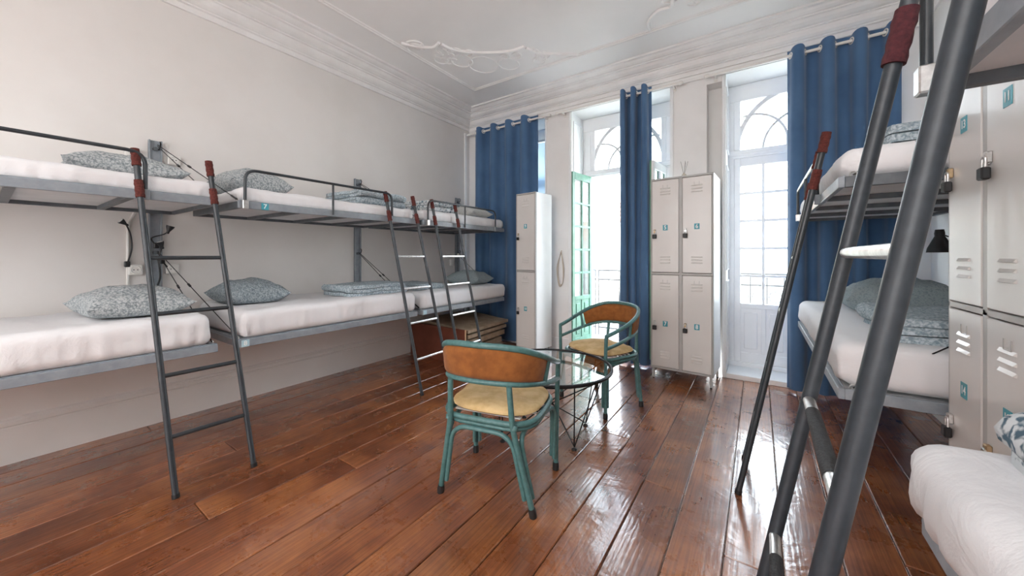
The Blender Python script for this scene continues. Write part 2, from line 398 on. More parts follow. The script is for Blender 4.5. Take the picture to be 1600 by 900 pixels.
# baseboard left: tall board with two grooves
mb = MB(); bz = [0, .205, .212, .219, .226, .240, .247, .255, .262]; bx = [.026, .026, .018, .026, .026, .026, .016, .014, 0]
vs = []
for z, x in zip(bz, bx): vs += [(XL+x, YB, z), (XL+x, YW, z)]
mb.add(vs, [(2*i, 2*i+1, 2*i+3, 2*i+2) for i in range(len(bz)-1)])
struct('baseboard_left', mb, M['wall'])
struct('baseboard_right', MB().box((XR-.02, YB, 0), (XR, YW, .16), .004), M['wall_win'])
mb = MB()
for a, b in [(XL, OPEN[0][0]), (OPEN[0][1], OPEN[1][0]-.03), (OPEN[1][1]+.03, -.43), (OPEN[2][1], XR)]: mb.box((a, YW-.015, 0), (b, YW, .16), .003)
struct('baseboard_window_side', mb, M['trimwhite'])
# slim picture rail board above openings
struct('trim_3', MB().box((XL, YW-.02, ZO+.005), (XR, YW, ZO+.03), .004), M['cornice'])
# casing strips beside openings
mb = MB()
for x in (OPEN[0][1]+.004, OPEN[1][0]-.022, OPEN[1][1]+.022, OPEN[2][0]-.02): mb.box((x-.012, YW-.014, .0), (x+.012, YW, ZO), .003)
struct('trim_4', mb, M['trimwhite'])

# --- ceiling plaster ornaments (relief scrollwork)
def spiral(cx, cy, r, turns, a0, dirn=1, n=26):
    return [(cx + r*(1-.85*t)*cos(a0+dirn*turns*2*pi*t), cy + r*(1-.85*t)*sin(a0+dirn*turns*2*pi*t), ZC-.003) for t in [i/n for i in range(n+1)]]
def ornament(name, border, scrolls):
    rt = sroot(name)
    mb = MB()
    for b in border: mb.tube(spline([(x, y, ZC-.006) for x, y in b], 8), .016, 6)
    part('border', mb, M['ceil'], rt, 60)
    mb = MB()
    for s_ in scrolls: mb.tube(s_, [.009*(1-.5*i/len(s_)) for i in range(len(s_))], 5)
    o = part('scrollwork', mb, M['ceil'], rt, 60); o['kind'] = 'stuff'
rs = random.Random(5)
sc = []
cx0, cy0 = XL+.69, YW-.69
for i in range(22):
    t = rs.uniform(0, 1); u = rs.uniform(.1, .9)
    ax, ay = (cx0 + .02, cy0 - 1.15*(1-t)) if t < .5 else (cx0 + 1.25*t, cy0 - .03)
    bx_, by_ = cx0 + .10 + 1.2*t, cy0 - 1.05 + .95*t
    x, y = ax*(1-u) + bx_*u*.8 + ax*u*.2, ay*(1-u) + by_*u
    if x < cx0+.03 or y > cy0-.03: continue
    sc.append(spiral(x, y, rs.uniform(.05, .11), rs.uniform(.8, 1.4), rs.uniform(0, 6), rs.choice((-1, 1))))
for (x, y, r) in ((cx0+.42, cy0-.36, .17), (cx0+.28, cy0-.55, .12), (cx0+.66, cy0-.22, .12)):
    sc.append([(x + r*cos(a)*.9, y + r*sin(a), ZC-.003) for a in [i*2*pi/28 for i in range(29)]])
ornament('trim_5', [[(cx0+.02, 2.30), (cx0+.10, 2.42), (cx0+.22, 2.52), (cx0+.33, 2.50)], [(cx0+.33, 2.53), (cx0+.37, 2.68), (cx0+.55, 2.86), (cx0+.80, 3.00), (cx0+.98, 3.02)],
                    [(cx0+.98, 3.05), (cx0+1.04, 3.20), (cx0+1.18, 3.32), (cx0+1.36, cy0+.02)]], sc)
sc = []
for i in range(16):
    x = rs.uniform(-.6, .75); y = rs.uniform(2.98, 3.33)
    sc.append(spiral(x, y, rs.uniform(.05, .1), rs.uniform(.8, 1.4), rs.uniform(0, 6), rs.choice((-1, 1))))
ornament('trim_6', [[(-.82, 3.44), (-.80, 3.32), (-.70, 3.22), (-.60, 3.22), (-.55, 3.10), (-.38, 2.98), (-.1, 2.9), (.1, 2.88), (.4, 2.95), (.7, 3.1), (.9, 3.3), (1.0, 3.44)]], sc)

# --- french doors
YF = 4.50   # plane of the door frames
LB, LT = .09, 2.215
def leaf(parent, hinge, w, ang, inner, outer, flip=1):
    """leaf hinged at origin, extends +x (flip=1) or -x; -y side faces the room when closed"""
    rows = 5; zb, zt = .70, 2.13; st = .055
    def bars(y0, y1):
        mb = MB(); X = lambda x: x*flip
        for a, b in ((0, st), (w-st, w)): mb.box((X(a), y0, LB), (X(b), y1, LT), .003)
        for a, b in ((LB, LB+.10), (zb-.05, zb), (zt, LT)): mb.box((X(st), y0, a), (X(w-st), y1, b), .003)
        m0, m1 = w/2-.013, w/2+.013
        mb.box((X(m0), y0, zb), (X(m1), y1, zt), .003); mb.box((X(w/2-.02), y0, LB+.10), (X(w/2+.02), y1, zb-.05), .003)
        for r in range(1, rows):
            z = zb + (zt-zb)*r/rows; mb.box((X(st-.002), y0+.002, z-.013), (X(w-st+.002), y1-.002, z+.013), .002)
        for a, b in ((st, w/2-.02), (w/2+.02, w-st)):
            mb.box((X(a), y0+.008 if y0 < 0 else y0, LB+.10), (X(b), y1-.0 if y0 < 0 else y1-.008, zb-.05))
            mb.box((X(a+.03), y0+.001 if y0 < 0 else y0, LB+.14), (X(b-.03), y1 if y0 < 0 else y1-.001, zb-.09), .006)
        return mb
    lf = part('door_leaf', bars(-.022, 0), inner, parent, loc=hinge, rot=(0, 0, ang))
    part('outer_face', bars(.0, .018), outer, lf)
    for c in range(2):
        for r in range(rows):
            a = st if c == 0 else w/2+.010; b = w/2-.010 if c == 0 else w-st
            z0 = zb + (zt-zb)*r/rows+.009; z1 = zb + (zt-zb)*(r+1)/rows-.009
            part('pane', MB().box((a*flip, -.003, z0), (b*flip, .001, z1)), M['pane'], lf)
    return lf
def arcpts(cx, cz, r, a0, a1, n=18): return [(cx+r*cos(a0+(a1-a0)*i/n), cz+r*sin(a0+(a1-a0)*i/n)) for i in range(n+1)]
def ribbon(mb, pts, w, y0, y1):
    for i in range(len(pts)-1):
        (x0, z0), (x1, z1) = pts[i], pts[i+1]; dx, dz = x1-x0, z1-z0; l = sqrt(dx*dx+dz*dz) or 1; nx, nz = -dz/l*w/2, dx/l*w/2
        e = .002; ex_, ez_ = dx/l*e, dz/l*e
        mb.prism([(x0+nx-ex_, z0+nz-ez_), (x0-nx-ex_, z0-nz-ez_), (x1-nx+ex_, z1-nz+ez_), (x1+nx+ex_, z1+nz+ez_)], y0, y1, 'y')
def french_door(idx, a, b, fw):
    rt = sroot('door_%d' % idx, ((a+b)/2, YF, 0)); hw = (b-a)/2
    mb = MB()
    for s_ in (-1, 1): mb.box((s_*hw, -.03, 0.02), (s_*(hw-fw), .05, ZO-.170), .005); mb.box((s_*(hw-fw+.001), -.029, 2.301), (s_*(hw-fw-.055), .049, ZO-.171), .004)
    mb.box((-hw, -.03, ZO-.17), (hw, .05, ZO), .005)
    mb.box((-hw, -.035, 2.215), (hw, .048, 2.30), .006); mb.box((-hw, -.05, 2.235), (hw, -.034, 2.262), .004)
    mb.box((-hw, -.04, .02), (hw, .047, .09), .004)
    part('frame', mb, M['trimwhite'], rt)
    # fanlight tracery
    R = hw-fw-.055; zc = 2.29; H = ZO-.17-zc
    fan = MB(); q_ = R/.456
    ell = [(.488*q_*cos(a_), zc+.56*sin(a_)) for a_ in [pi*(1-i_/48) for i_ in range(49)]]
    run = []
    for p_ in ell + [(9, 9)]:
        if abs(p_[0]) < R+.03 and p_[1] < zc+H+.03: run.append(p_)
        else:
            if len(run) > 1: ribbon(fan, run, .042, -.02, .03)
            run = []
    for m_ in (-1, 1):
        ribbon(fan, [(m_*x, z) for x, z in arcpts(.36*q_, zc+.07, .30*q_, radians(75), radians(180), 18)] + [(m_*.06*q_, zc)], .022, -.012-.001*m_, .02-.001*m_)
        ribbon(fan, [(m_*x, z) for x, z in arcpts(-.094*q_, zc, .354*q_, 0, radians(74.6), 18)], .022, -.009-.0005*m_, .017-.0005*m_)
    # solid spandrel rims
    part('fanlight_tracery', fan, M['trimwhite'], rt)
    part('fanlight_pane', MB().box((-R, -.002, zc), (R, .002, zc+H)), M['pane'], rt)
    return rt, hw-fw
for i, (a, b) in enumerate(OPEN):
    rt, hw = french_door(i+1, a, b, (.06, .11, .055)[i])
    w = hw-.004
    if i == 0:
        leaf(rt, (-hw, 0, 0), w, 0, M['trimwhite'], M['green']); leaf(rt, (hw, 0, 0), w, 0, M['trimwhite'], M['green'], -1)
        mb = MB().grid(lambda u, v: (-.50+1.0*u, -.10+.004*sin(v*60), .15+2.62*v), 4, 60)
        o = part('bluish_light_sheet', mb, M['light_sheet'], rt, 60)  # added sheet, its colour paints the bluish bounce light behind the curtain
        part('sheet_roller', MB().tube([(-.52, -.09, 2.80), (.52, -.09, 2.80)], .022, 12), M['rodwhite'], rt)  # top tube of the added sheet
    elif i == 1:
        leaf(rt, (-hw+.002, -.035, 0), w, radians(-98), M['trimwhite'], M['green'])
        leaf(rt, (hw-.002, -.035, 0), w, radians(83), M['trimwhite'], M['green'], -1)
    else:
        leaf(rt, (-hw, 0, 0), w, 0, M['trimwhite'], M['trimwhite']); leaf(rt, (hw, 0, 0), w, 0, M['trimwhite'], M['trimwhite'], -1)
        part('handle', MB().box((-.012, -.05, 1.0), (.012, -.03, 1.25), .004), M['brass'], rt)
    # reveal panelling
    mb = MB()
    for s_ in (-1, 1):
        x = s_*((b-a)/2); xx = x - s_*.012
        for z0, z1 in ((.12, .95), (1.05, 2.1), (2.25, 2.88)):
            for (p, q, z2, z3) in ((-.33, -.315, z0, z1), (-.085, -.07, z0, z1), (-.315, -.085, z0, z0+.015), (-.315, -.085, z1-.015, z1)):
                mb.box((x, p, z2), (xx, q, z3), .003)
    part('reveal_panel', mb, M['trimwhite'], rt)

# ================================================================ OUTSIDE
struct('balcony_floor', MB().box((XL-.3, YE, -.25), (XR+1.5, YE+.75, -.03), .01), M['stone'])
def railing(x0, x1, label, group):
    t = thing('balcony_railing', label, 'railing', ((x0+x1)/2, YE+.68, -.03), 0, group); w = (x1-x0)/2
    for z in (1.0, .86, .12): part('rail', MB().box((-w, -.014, z-.010), (w, .014, z+.010), .002), M['iron'], t)
    n = 9
    for k in range(n+1):
        x = -w + 2*w*k/n; part('baluster', MB().tube([(x, 0, 0), (x, 0, 1.0)], .008, 6), M['iron'], t)
    for k in range(n):
        xc = -w + 2*w*(k+.5)/n; r = w/n*.78; mb = MB()
        for zc_ in (.72, .26): mb.tube([(xc+r*cos(a_), 0, zc_+r*sin(a_)) for a_ in [i*2*pi/16 for i in range(16)]], .006, 5, closed=True)
        for s_ in (-1, 1): mb.tube([(xc+s_*r*.9*sin(q*pi), 0, .36+.28*q) for q in [i/10 for i in range(11)]], .006, 5)
        mb.tube([(xc-.02, 0, .5), (xc, 0, .54), (xc+.02, 0, .5)], .007, 5)
        part('scroll', mb, M['iron'], t, 60)
railing(-3.7, -2.1, 'wrought iron scroll railing outside the curtained left door', None)
railing(-2.05, -.62, 'wrought iron scroll railing outside the open green door', None)
railing(-.42, 1.1, 'wrought iron scroll railing outside the closed white door', None)
# small parasol closed on the balcony
t = thing('closed_parasol', 'closed orange parasol leaning on the balcony railing', 'parasol', (-1.56, YE+.42, -.03))
part('canopy', MB().lathe([(.0, .95), (.03, .92), (.05, .7), (.055, .35), (.03, .25), (.0, .24)], n=12), M['parasol'], t, 60)
part('pole', MB().tube([(0, 0, 0), (0, 0, 1.0)], .012, 8), M['rodwhite'], t)
# houses across the street
def house(x0, x1, y, zt, label, wins, m):
    t = thing('town_house', label, 'building', ((x0+x1)/2, y, -6)); w = (x1-x0)/2
    part('wall', MB().box((-w, 0, 0), (w, 5, zt+6)), m, t)
    for k in range(3): part('string_course', MB().box((-w, -.12, zt+6-.2-3.1*k), (w, 0, zt+6-3.1*k), .02), M['stone'], t)
    part('roof', MB().prism([(-.35, zt+6), (2.5, zt+7.1), (5.3, zt+6)], -w, w, 'x'), M['tile'], t)
    mb = MB()
    for k in range(int(w*2/.22)): mb.tube([(-w+.1+.22*k, -.36, zt+6.03), (-w+.1+.22*k, 2.5, zt+7.14)], .06, 6)
    o = part('roof_tile', mb, M['tile'], t, 60); o['kind'] = 'stuff'
    for xw in wins:
        for zz in (zt+6-2.4, zt+6-5.5):
            f = part('window', MB().box((xw-.55, -.05, zz), (xw+.55, .02, zz+1.9), .01), M['trimwhite'], t)
            for s_ in (-1, 1): part('pane', MB().box((xw+s_*.05, -.06, zz+.1), (xw+s_*.47, -.045, zz+1.8)), M['houseglass'], f)
house(-9, -1.2, 15, 2.6, 'cream town house across the street behind the open green door', (-2.6, -.4, 1.8), M['cream'])
house(-1.1, 9, 14.2, 1.9, 'lower cream town house across the street behind the closed white door', (-3.2, -1.4, .6, 2.6), M['cream'])
solo('street', MB().box((-40, YE+.9, -6.1), (40, 40, -6)), M['stone'], 'grey street far below the balconies', 'street')['kind'] = 'structure'

# ================================================================ CURTAINS
def rod(x0, x1, label):
    t = thing('curtain_rod', label, 'curtain rod', ((x0+x1)/2, YW-.09, 2.965)); w = (x1-x0)/2
    part('pole', MB().tube([(-w, 0, 0), (w, 0, 0)], .0125, 12), M['rodwhite'], t, 60)
    for s_ in (-1, 1):
        part('finial', MB().tube([(s_*w, 0, 0), (s_*(w+.01), 0, 0), (s_*(w+.03), 0, 0), (s_*(w+.045), 0, 0)], [.014, .019, .019, .01], 12), M['rodwhite'], t, 60)
        part('bracket', MB().box((s_*(w-.05)-.012, 0, -.015), (s_*(w-.05)+.012, .09, .0), .003).box((s_*(w-.05)-.015, .082, -.04), (s_*(w-.05)+.015, .09, .03), .003), M['rodwhite'], t)
rod(-3.50, -2.20, 'white curtain rod over the left corner door')
rod(-2.05, -.68, 'white curtain rod over the open green door')
rod(-.40, 1.02, 'white curtain rod over the closed white door')
def curtain(x0, x1, n, amp, label, seed, zb=.02, phase=0):
    r = random.Random(seed)
    t = thing('curtain', label, 'curtain', ((x0+x1)/2, YW-.09, zb), 0, None); w = (x1-x0)/2; H = 3.03-zb
    off = [r.uniform(-.25, .25) for _ in range(8)]
    def fn(u, v):
        ph = phase + 2*pi*n*u + (1-v)*(.9*sin(2.6*pi*u+1.6*v+off[0]*4) + .5*sin(5.3*pi*u+off[4]*9+v*2.2)) + .5*off[1]*(1-v)
        x = -w + 2*w*u + (1-v)*.02*sin(9*u+off[2])
        a = amp*(1-.35*(1-v)+.25*(1-v)*sin(7*u+off[3]))
        y = a*cos(ph) + .006*sin(23*u+6*v)
        y = min(y, .068)
        z = H*v - (0 if v < .99 else .022*(1-abs(cos(ph)))) 
        return (x + .18*amp*sin(2*ph), y, z)
    part('cloth', MB().grid(fn, max(60, int(n*18)), 40), M['curtain'], t, 80)
    for k in range(int(2*n)):
        u = (k*pi + pi/2 - phase)/(2*pi*n)
        if u < .01 or u > .99: continue
        x = -w+2*w*u
        tl = 1.0 if k % 2 else -1.0
        part('grommet', MB().tube([(x + .020*cos(a_)*tl*.5, .024*cos(a_), H-.065+.024*sin(a_)) for a_ in [i*2*pi/16 for i in range(16)]], .0055, 6, closed=True), M['rodwhite'], t, 60)
    return t
curtain(-3.43, -2.33, 4.3, .056, 'wide blue curtain behind the corner bunk', 1, .05)
curtain(-1.30, -.955, 3.0, .060, 'narrow gathered blue curtain left of the four door locker', 2)
curtain(.205, .90, 3.5, .056, 'wide blue curtain behind the far right bunk', 3, phase=.6)

# ================================================================ BEDS
def tag_plate(parent, loc, rot, txt, s=.045, m='tag'):
    pl = part('number_tag', MB().box((-s/2, -.0015, -s/2), (s/2, 0, s/2)), M[m], parent, loc=loc, rot=rot)
    if txt:
        o = link('number', textmesh(txt), None, pl, (0, -.0022, 0), (radians(90), 0, 0)); o.scale = (s*.95, s*.95, .02)
    return pl
def bunk(label, loc, rotz, Ln, W, rail=None, tags=(), upper=True, group=None):
    """local: wall at x=0, room edge at x=W, runs along +y, frame bottom at z=0"""
    t = thing('bunk_bed', label, 'bed', loc, rotz, group)
    h = .045
    fm, dm = M['frame'], M['framedark']
    part('front_rail', MB().box((W-.022, 0, 0), (W, Ln, h), .002).box((W-.022, 0, h), (W-.018, Ln, h+.006)), fm, t)
    part('back_rail', MB().box((.03, 0, 0), (.055, Ln, h), .002), dm, t)
    for y in (0, Ln-.022): part('end_rail', MB().box((.055, y, 0), (W-.022, y+.022, h), .002), dm if upper else fm, t)
    n = 4
    for k in range(1, n): part('crossbar', MB().box((.055, Ln*k/n-.016, -.002), (W-.022, Ln*k/n+.016, .022), .002), dm, t)
    part('base_board', MB().box((.056, .023, .022), (W-.023, Ln-.023, .034)), M['board'], t)
    for y in (.012, Ln-.012):
        part('cable_eye', MB().tube([(W-.05+.012*cos(a_), y, h+.008+.012*sin(a_)) for a_ in [i*2*pi/10 for i in range(10)]], .003, 5, closed=True), M['chrome'], t)
    if rail:
        y0, y1, mids = rail; zt = .245
        g = part('guard_rail', MB().tube(fillet([(W+.010, y0, .01), (W+.010, y0, zt), (W+.010, y1, zt), (W+.010, y1, .01)], .07), .0095, 10), M['steel'], t, 60)
        for ym in mids: part('upright', MB().tube([(W+.010, ym, .01), (W+.010, ym, zt)], .008, 8), M['steel'], g, 60)
        for y in (y0, y1): part('clamp', MB().box((W-.004, y-.016, -.004), (W+.024, y+.016, .05), .003), M['chrome' if y == y0 else 'frame'], g)
    for (y, txt, m, s_) in tags:
        tag_plate(t, (W+.0005, y, h/2), (0, 0, radians(90)), txt, s_, m)
    return t
BW = XL + .915   # unused helper for reading: left bunks reach x = -2.665
W_ = .90
ZU, ZL = 1.497, .622
bunk('upper grey steel bunk nearest the camera on the left wall', (XL, -.66, ZU), 0, 1.46, W_, (-.6+.66, .487+.66, ()), ())
bunk('upper grey steel bunk with number 7 tag in the middle of the left wall', (XL, .905, ZU), 0, 1.435, W_, (.03, 1.135, (.60,)), ((.145, '7', 'tag', .043), (.62, None, 'frame', .03)))
bunk('upper grey steel bunk in the far left corner by the wide curtain', (XL, 2.40, ZU), 0, 1.36, W_, (.06, 1.155, (.60,)), ((.34, None, 'frame', .03),))
bunk('lower grey steel bunk nearest the camera on the left wall', (XL, -.66, ZL), 0, 1.46, W_, None, (), False)
bunk('lower grey steel bunk with number 8 tag in the middle of the left wall', (XL, .905, ZL), 0, 1.435, W_, None, ((.035, '8', 'tagpale', .043),), False)
bunk('lower grey steel bunk in the far left corner above the brown board', (XL, 2.40, ZL), 0, 1.36, W_, None, ((.03, None, 'tagpale', .043),), False)
WR = .82
bunk('upper grey steel bunk at the far right beside the wide curtain', (XR, 3.95, ZU-.01), pi, 1.90, WR, (.15, 1.33, (.75,)), ())
bunk('lower grey steel bunk at the far right beside the wide curtain', (XR, 3.95, ZL-.03), pi, 1.90, WR, None, (), False)
bunk('upper grey steel bunk at the right edge closest to the camera', (XR, 1.06, ZU+.02), pi, 1.9, WR, (.025, 1.4, (.7,)), ())
bunk('lower grey steel bunk at the right edge closest to the camera', (XR, 1.10, ZL), pi, 1.9, WR, None, (), False)

# --- wall posts with cables
def post(label, y, side, ends, z0=.45, z1=2.02):
    X = XL if side < 0 else XR; s_ = -side
    t = thing('bunk_post', label, 'post', (X, y, z0)); H = z1-z0
    part('channel', MB().box((0, -.035, 0), (s_*.012, .035, H), .002).box((0, -.035, 0), (s_*.03, -.028, H)).box((0, .028, 0), (s_*.03, .035, H)), M['frame'], t)
    for z in (H-.06, 1.22-z0):
        part('bolt', MB().tube([(s_*.01, 0, z), (s_*.03, 0, z)], .014, 8), M['framedark'], t)
        part('hook', MB().tube([(s_*.012, .02, z), (s_*.05, .02, z+.01), (s_*.06, .02, z+.035), (s_*.045, .02, z+.05)], .004, 6), M['blackwire'], t)
    for (dy, ze, zs) in ends:
        a = Vector((s_*.03, .01 if dy > 0 else -.01, zs-z0)); b = Vector((s_*(W_-.05 if side < 0 else WR-.05), dy-y, ze-z0))
        c = part('cable', MB().tube([a, b], .0028, 5), M['blackwire'], t)
        q = a.lerp(b, .42); d = (b-a).normalized()*.014
        part('turnbuckle', MB().tube([q-d, q+d], .007, 6), M['black'], c); q = a.lerp(b, .95); part('turnbuckle', MB().tube([q-d*2, q+d*2], .006, 6), M['black'], c)
post('steel channel post between the two nearest left bunks', .70, -1, [(.785, 1.55, 1.98), (.92, 1.55, 1.99), (.785, .675, 1.22), (.92, .675, 1.23)])
post('steel channel post between the middle and corner left bunks', 2.28, -1, [(2.325, 1.55, 1.97), (2.415, 1.55, 1.98), (2.325, .675, 1.22), (2.415, .675, 1.23)])
post('steel channel post at the window end of the corner bunk', 3.84, -1, [(3.745, 1.55, 1.95), (3.745, .675, 1.2)])
post('steel channel post on the right wall by the black cone lamp', 3.55, 1, [(3.6, 1.54, 1.95)], .3, 1.9)
post('steel channel post on the right wall hidden between locker and far bunk', 2.12, 1, [(2.07, 1.54, 1.98), (2.07, .64, 1.20)])

# ---------------------------------------------------------------- soft goods
def soft_box(lx, ly, lz, r, nx=36, ny=36, nz=6, wr=.004, seed=0, sag=0, bulge=.0):
    mb = MB(); idx = {}; vs = []; fs = []
    rz = min(r, lz*.49)
    def vert(i, j, k):
        key = (i, j, k)
        if key in idx: return idx[key]
        x = -lx/2 + lx*i/nx; y = -ly/2 + ly*j/ny; z = lz*k/nz
        qx = max(-lx/2+r, min(lx/2-r, x)); qy = max(-ly/2+r, min(ly/2-r, y)); qz = max(rz, min(lz-rz, z))
        d = Vector((x-qx, y-qy, (z-qz)*r/rz))
        if d.length > 1e-9:
            d.normalize(); x, y, z = qx+d.x*r, qy+d.y*r, qz+d.z*rz
        e = noise.noise(Vector((x*5+seed, y*5, z*8)))*wr*1.5 + noise.noise(Vector((x*22+seed, y*22, z*5)))*wr*.5
        edge = max(abs(x)/(lx/2), abs(y)/(ly/2))
        if edge > .93 and z < lz*.75:   # gathered sheet folds on the sides, strongest at corners
            cn = min(abs(x)/(lx/2), abs(y)/(ly/2)); amp = wr*(1.0 + 2.2*max(0, (cn-.75))*4)
            s_ = (x if abs(y)/(ly/2) > abs(x)/(lx/2) else y)
            e += amp*sin(s_*95+seed+3*noise.noise(Vector((x*6, y*6, z*4))))*(1-z/lz)*.8
        nrm = Vector((x-qx, y-qy, (z-qz))); 
        if nrm.length > 1e-6: nrm.normalize()
        else: nrm = Vector((0, 0, 1 if k > nz/2 else -1))
        x += nrm.x*e; y += nrm.y*e
        if k > 0: z += nrm.z*e
        if bulge: z += bulge*(1-(2*x/lx)**2)*(1-(2*y/ly)**2)*(1 if k > nz/2 else 0)
        idx[key] = len(vs); vs.append((x, y, z)); return idx[key]
    for i in range(nx):
        for j in range(ny):
            fs.append((vert(i,j,0), vert(i,j+1,0), vert(i+1,j+1,0), vert(i+1,j,0))); fs.append((vert(i,j,nz), vert(i+1,j,nz), vert(i+1,j+1,nz), vert(i,j+1,nz)))
    for i in range(nx):
        for k in range(nz):
            fs.append((vert(i,0,k), vert(i+1,0,k), vert(i+1,0,k+1), vert(i,0,k+1))); fs.append((vert(i,ny,k), vert(i,ny,k+1), vert(i+1,ny,k+1), vert(i+1,ny,k)))
    for j in range(ny):
        for k in range(nz):
            fs.append((vert(0,j,k), vert(0,j,k+1), vert(0,j+1,k+1), vert(0,j+1,k))); fs.append((vert(nx,j,k), vert(nx,j+1,k), vert(nx,j+1,k+1), vert(nx,j,k+1)))
    return mb.add(vs, fs)
def mattress(label, x0, x1, y0, y1, z, h, r=.05, seed=0):
    lx, ly = x1-x0, y1-y0
    return solo('mattress', soft_box(lx, ly, h, r, 34, 70, 8, .0062, seed), M['sheet'], label, 'mattress', ((x0+x1)/2, (y0+y1)/2, z), smooth=80)
MZ = ZL+.0345+.001; MU = ZU+.0345+.001
x0, x1 = XL+.06, XL+W_-.022
mattress('white sheeted mattress on the lower left bunk closest to the camera', x0, x1+.026, -.64, .77, MZ+.012, .185, .05, 1)
mattress('white sheeted mattress on the lower left bunk with the number 8 tag', x0, x1+.024, .925, 2.325, MZ+.012, .18, .05, 2)
mattress('white sheeted mattress on the lower left corner bunk', x0, x1+.018, 2.42, 3.79, MZ+.012, .165, .045, 3)
mattress('white sheeted mattress on the upper left bunk closest to the camera', x0, x1-.003, -.63, .79, MU, .105, .04, 4)
mattress('white sheeted mattress on the upper left bunk with the number 7 tag', x0, x1-.003, .925, 2.32, MU, .105, .04, 5)
mattress('white sheeted mattress on the upper left corner bunk', x0, x1-.003, 2.42, 3.80, MU, .125, .055, 6)
xr0, xr1 = XR-WR+.012, XR-.06
mattress('white sheeted mattress on the lower far right bunk', xr0-.01, xr1, 2.065, 3.93, ZL-.03+.047, .19, .06, 7)
mattress('white sheeted mattress on the upper far right bunk', xr0, xr1, 2.065, 3.93, ZU+.036, .13, .055, 8)
mattress('white sheeted mattress on the lower right bunk closest to the camera', xr0-.036, xr1, -.75, 1.12, MZ+.012, .155, .055, 9)
mattress('white sheeted mattress on the upper right bunk closest to the camera', xr0+.01, xr1, -.75, 1.05, MU+.022, .13, .045, 10)

def pillow_mb(lx, ly, h, seed=0, flat=.5):
    mb = MB(); n = 34; vs = []; fs = []
    def P(u, v, s_):
        ex_ = 1-.10*(1-v*v)*abs(u)**6 ; ey = 1-.12*(1-u*u)*abs(v)**6
        x = u*lx/2*ex_; y = v*ly/2*ey
        t = max(0, (1-abs(u)**3.2))*max(0, (1-abs(v)**3.2)); t = t**.55
        w = noise.noise(Vector((x*9+seed*3, y*9, 0)))*.16 + noise.noise(Vector((x*20+seed, y*20, 2)))*.07
        rad = sin(14*math.atan2(v, u)+seed)*.05*max(abs(u), abs(v))**3
        hh = h*t*(1+w+rad)
        z = hh*(1-flat*.35) if s_ > 0 else -hh*.30
        lift = .05*h*(abs(u)*abs(v))**3*4
        return (x, y, max(z, -h*.26) + h*.27 + lift)
    top = {}; bot = {}
    for i in range(n+1):
        for j in range(n+1):
            u = sin((-1+2*i/n)*pi/2); v = sin((-1+2*j/n)*pi/2)
            top[i,j] = len(vs); vs.append(P(u, v, 1))
            if i in (0, n) or j in (0, n): bot[i,j] = top[i,j]
            else: bot[i,j] = len(vs); vs.append(P(u, v, -1))
    for i in range(n):
        for j in range(n):
            fs.append((top[i,j], top[i+1,j], top[i+1,j+1], top[i,j+1])); fs.append((bot[i,j], bot[i,j+1], bot[i+1,j+1], bot[i+1,j]))
    return mb.add(vs, fs)
def pillow(label, c, z, lx, ly, h, rot, m, seed, tilt=(0, 0)):
    o = solo('pillow', pillow_mb(lx, ly, h, seed), M[m], label, 'pillow', (c[0], c[1], z-.002), 0, smooth=80)
    o.rotation_euler = (tilt[0], tilt[1], rot); return o
TL1, TL2, TL3 = MZ+.012+.185, MZ+.012+.18, MZ+.012+.165
TU1, TU2, TU3 = MU+.105, MU+.105, MU+.125
pillow('crinkled grey pillow on the lower left bunk closest to the camera', (-3.07, .50), TL1, .56, .44, .15, .06, 'pillow', 1)
pillow('crinkled slate pillow at the head of the lower bunk tagged 8', (-3.18, 1.13), TL2, .52, .40, .155, -.04, 'pillow_teal', 2)
pillow('plump slate pillow on the lower left corner bunk', (-3.10, 3.56), TL3, .54, .36, .155, .08, 'pillow_plain', 3)
pillow('crinkled grey pillow on the upper left bunk closest to the camera', (-3.14, .47), TU1, .58, .50, .135, .0, 'pillow', 4)
pillow('crinkled dark speckled pillow at the head of the upper bunk tagged 7', (-3.15, 1.12), TU2, .52, .40, .17, .05, 'pillow', 5)
pillow('pale grey pillow on the upper left corner bunk', (-3.0, 3.42), TU3, .5, .40, .13, .03, 'pillow_pale', 6)
pillow('plump slate pillow at the head of the lower far right bunk', (.74, 3.30), ZL-.03+.047+.19, .56, .40, .20, 0, 'pillow_plain', 7)

